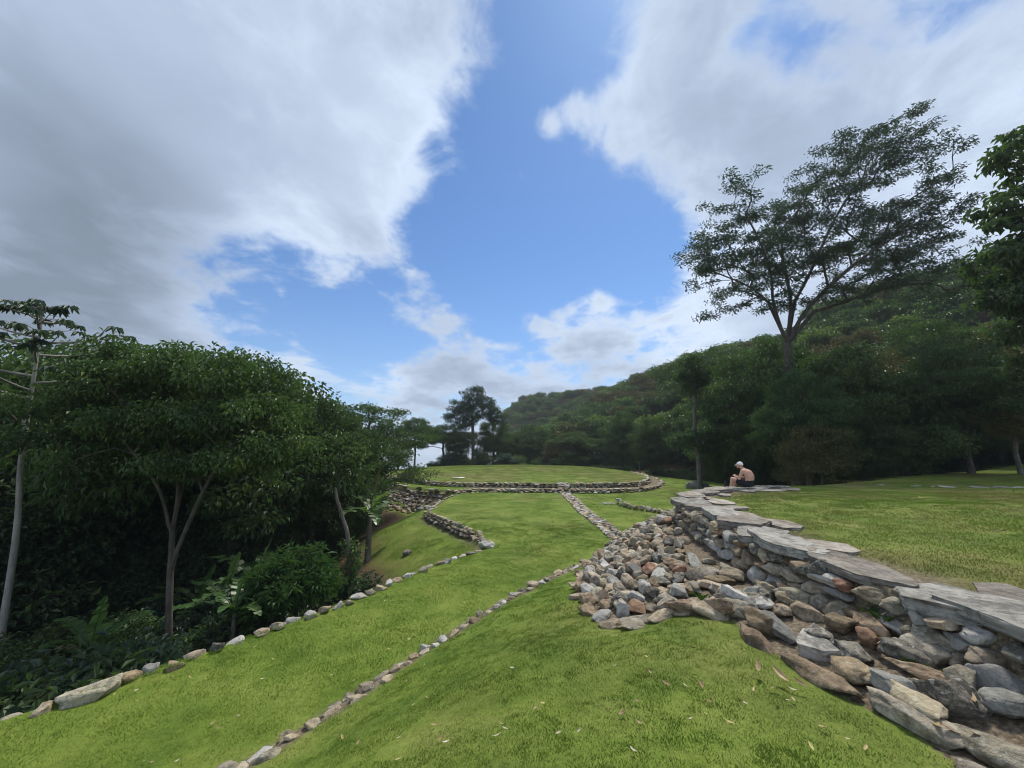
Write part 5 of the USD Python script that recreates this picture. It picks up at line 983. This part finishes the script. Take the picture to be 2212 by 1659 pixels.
# ------------------------------------------------------------------ fallen leaves, small litter
def litter():
    rng = np.random.default_rng(400)
    ly = mat_leaf('dead_leaf_yellow', [(0, (0.36, 0.27, 0.10)), (1, (0.50, 0.42, 0.20))], (.3, .2, .05), .1); lb = mat_leaf('dead_leaf_brown', [(0, (0.20, 0.12, 0.06)), (1, (0.32, 0.23, 0.12))], (.2, .1, .05), .1); lp = mat_leaf('dead_leaf_pale', [(0, (0.45, 0.38, 0.26)), (1, (0.6, 0.55, 0.42))], (.3, .25, .15), .1)
    leafs = stage.CreateClassPrim('/World/leaf_kinds')
    def curl(path, mt, L, Wd, bend):
        x = UsdGeom.Xform.Define(stage, path).GetPrim(); s = np.linspace(-1, 1, 9); V, F = [], []
        for i, a in enumerate(s):
            w = Wd / 2 * max(0.04, (1 - a * a)) ** .8; z = bend * L * (a * a) * .5 + .004; V += [(a * L / 2, -w, z + w * .45), (a * L / 2, 0, z), (a * L / 2, w * .9, z + w * .3)]
            if i: o = 3 * i; F += [[o - 3, o, o + 1], [o - 3, o + 1, o - 2], [o - 2, o + 1, o + 2], [o - 2, o + 2, o - 1]]
        obj('blade', (np.array(V), np.array(F)), mt, x, tone=rng.random(len(V))); return x
    K = {('yellow', i): curl(f'/World/leaf_kinds/yellow_leaf_{i}', ly, .055, .022, .12 * i) for i in (1, 2)} | {('brown', i): curl(f'/World/leaf_kinds/brown_leaf_{i}', lb, .065, .026, .25 * i) for i in (1, 2)} | {('pale', 1): curl('/World/leaf_kinds/pale_leaf', lp, .06, .018, .3), ('big', 1): curl('/World/leaf_kinds/big_leaf', lb, .17, .05, .25)}
    n = 0
    while n < 85:
        u, v = rng.uniform(20, 1950), rng.uniform(1215, 1655); p = ground_hit(u, v)
        if shapely.contains_xy(WALLZONE, *p) or not shapely.contains_xy(PLATEAU, *p) or pdist([p], L2)[0][0] < .3 or pdist([p], L1)[0][0] < .3: continue
        c = rng.choice(['yellow', 'brown', 'pale'], p=[.45, .25, .3]); kk = K[(c, 1 if c == 'pale' else int(rng.integers(1, 3)))]; n += 1; zone = 'grass bank right of the diagonal kerb' if shapely.contains_xy(BANK, *p) else 'grass strip left of the diagonal kerb'
        refer(thing('fallen_leaf', {'yellow': 'small yellow', 'brown': 'small curled brown', 'pale': 'small bleached'}[c] + ' fallen leaf lying on the ' + zone, 'fallen leaf', f'{c} leaves fallen on the {zone}', (p[0], p[1], hz(*p) + .03), float(rng.uniform(0, 6.28)), float(rng.uniform(.7, 1.25)), tilt=(rng.normal(0, 14), rng.normal(0, 14))), kk)
    for i, (u, v) in enumerate([(1690, 1485), (1640, 1468), (1730, 1500), (1685, 1252), (1705, 1248), (1672, 1258), (2020, 1590), (2060, 1612), (1980, 1580), (2130, 1630), (1905, 1415), (2170, 1162), (1720, 1258), (2105, 1545)]):
        p = ground_hit(u, v); refer(thing('fallen_leaf', 'large curled reddish-brown dead leaf lying among the wall stones', 'fallen leaf', 'large dead leaves among the wall stones', (p[0], p[1], hz(*p) + .09), float(rng.uniform(0, 6.28)), float(rng.uniform(.7, 1.2)), tilt=(rng.normal(0, 12), rng.normal(0, 12))), K[('big', 1)])
litter()
def sheet():
    p = ground_hit(990, 1033); m = trimesh.creation.box((1.0, .5, .03)); m = m.subdivide().subdivide(); v = m.vertices; v[:, 2] += .05 * np.sin(v[:, 0] * 5) * v[:, 1] + .05; v[:, 0] += .25 * v[:, 1]
    tag(obj('white_sheet', (v + [p[0], p[1], hz(*p)], m.faces), simple('white_paper', (0.75, 0.74, 0.70)), smooth=40), 'flat white sheet lying on the grass of the far mound', 'sheet')
sheet()
# a few weeds rooted between the stones
def weeds():
    rng = np.random.default_rng(410)
    for i, (u, v, lab) in enumerate([(1940, 1400, 'tuft of thin grass growing on the soil ledge between the wall and its stepped footing'), (1420, 1185, 'small green weed growing between the stones of the fan, upper one'), (1905, 1345, 'fine grass tuft growing on the ledge below the biggest cap slab'), (1520, 1300, 'weed growing at the lower edge of the fieldstone fan'), (1985, 1440, 'grass tuft beside the yellow leaf on the ledge near the right edge')]):
        p = ground_hit(u, v); t = thing('grass_tuft' if i != 1 else 'weed', lab, 'grass tuft' if i != 1 else 'weed', None, (p[0], p[1], hz(*p)))
        nb = 90; P = np.column_stack([rng.normal(0, .055, (nb, 2)), np.zeros(nb)]); az = rng.uniform(0, 6.28, nb); ax = np.column_stack([np.cos(az) * .5, np.sin(az) * .5, np.ones(nb)]); up = np.column_stack([np.cos(az), np.sin(az), np.full(nb, -.2)])
        vv, ff = leaf_mesh(rng, P, ax, up, rng.uniform(.04, .13, nb), .004 * np.ones(nb), .05, -.35); obj('blades', (vv, ff), LEAF_LIGHT, t, tone=np.repeat(rng.uniform(.2, .8, nb), 4))
weeds()

# ------------------------------------------------------------------ air
if HAZE:
    m = trimesh.creation.box((7200, 7200, 1)); v = m.vertices.copy(); v[:, 2] = np.where(v[:, 2] > 0, 46.0, -75.0)
    tag(obj('haze', (v, m.faces), usdkit.material(stage, '/World/Looks/haze_air', {'p': ('principled_volume', {'color': (0.82, 0.88, 0.95), 'density': HAZE, 'anisotropy': 0.2})}, [], volume='p.volume')), kind='stuff')
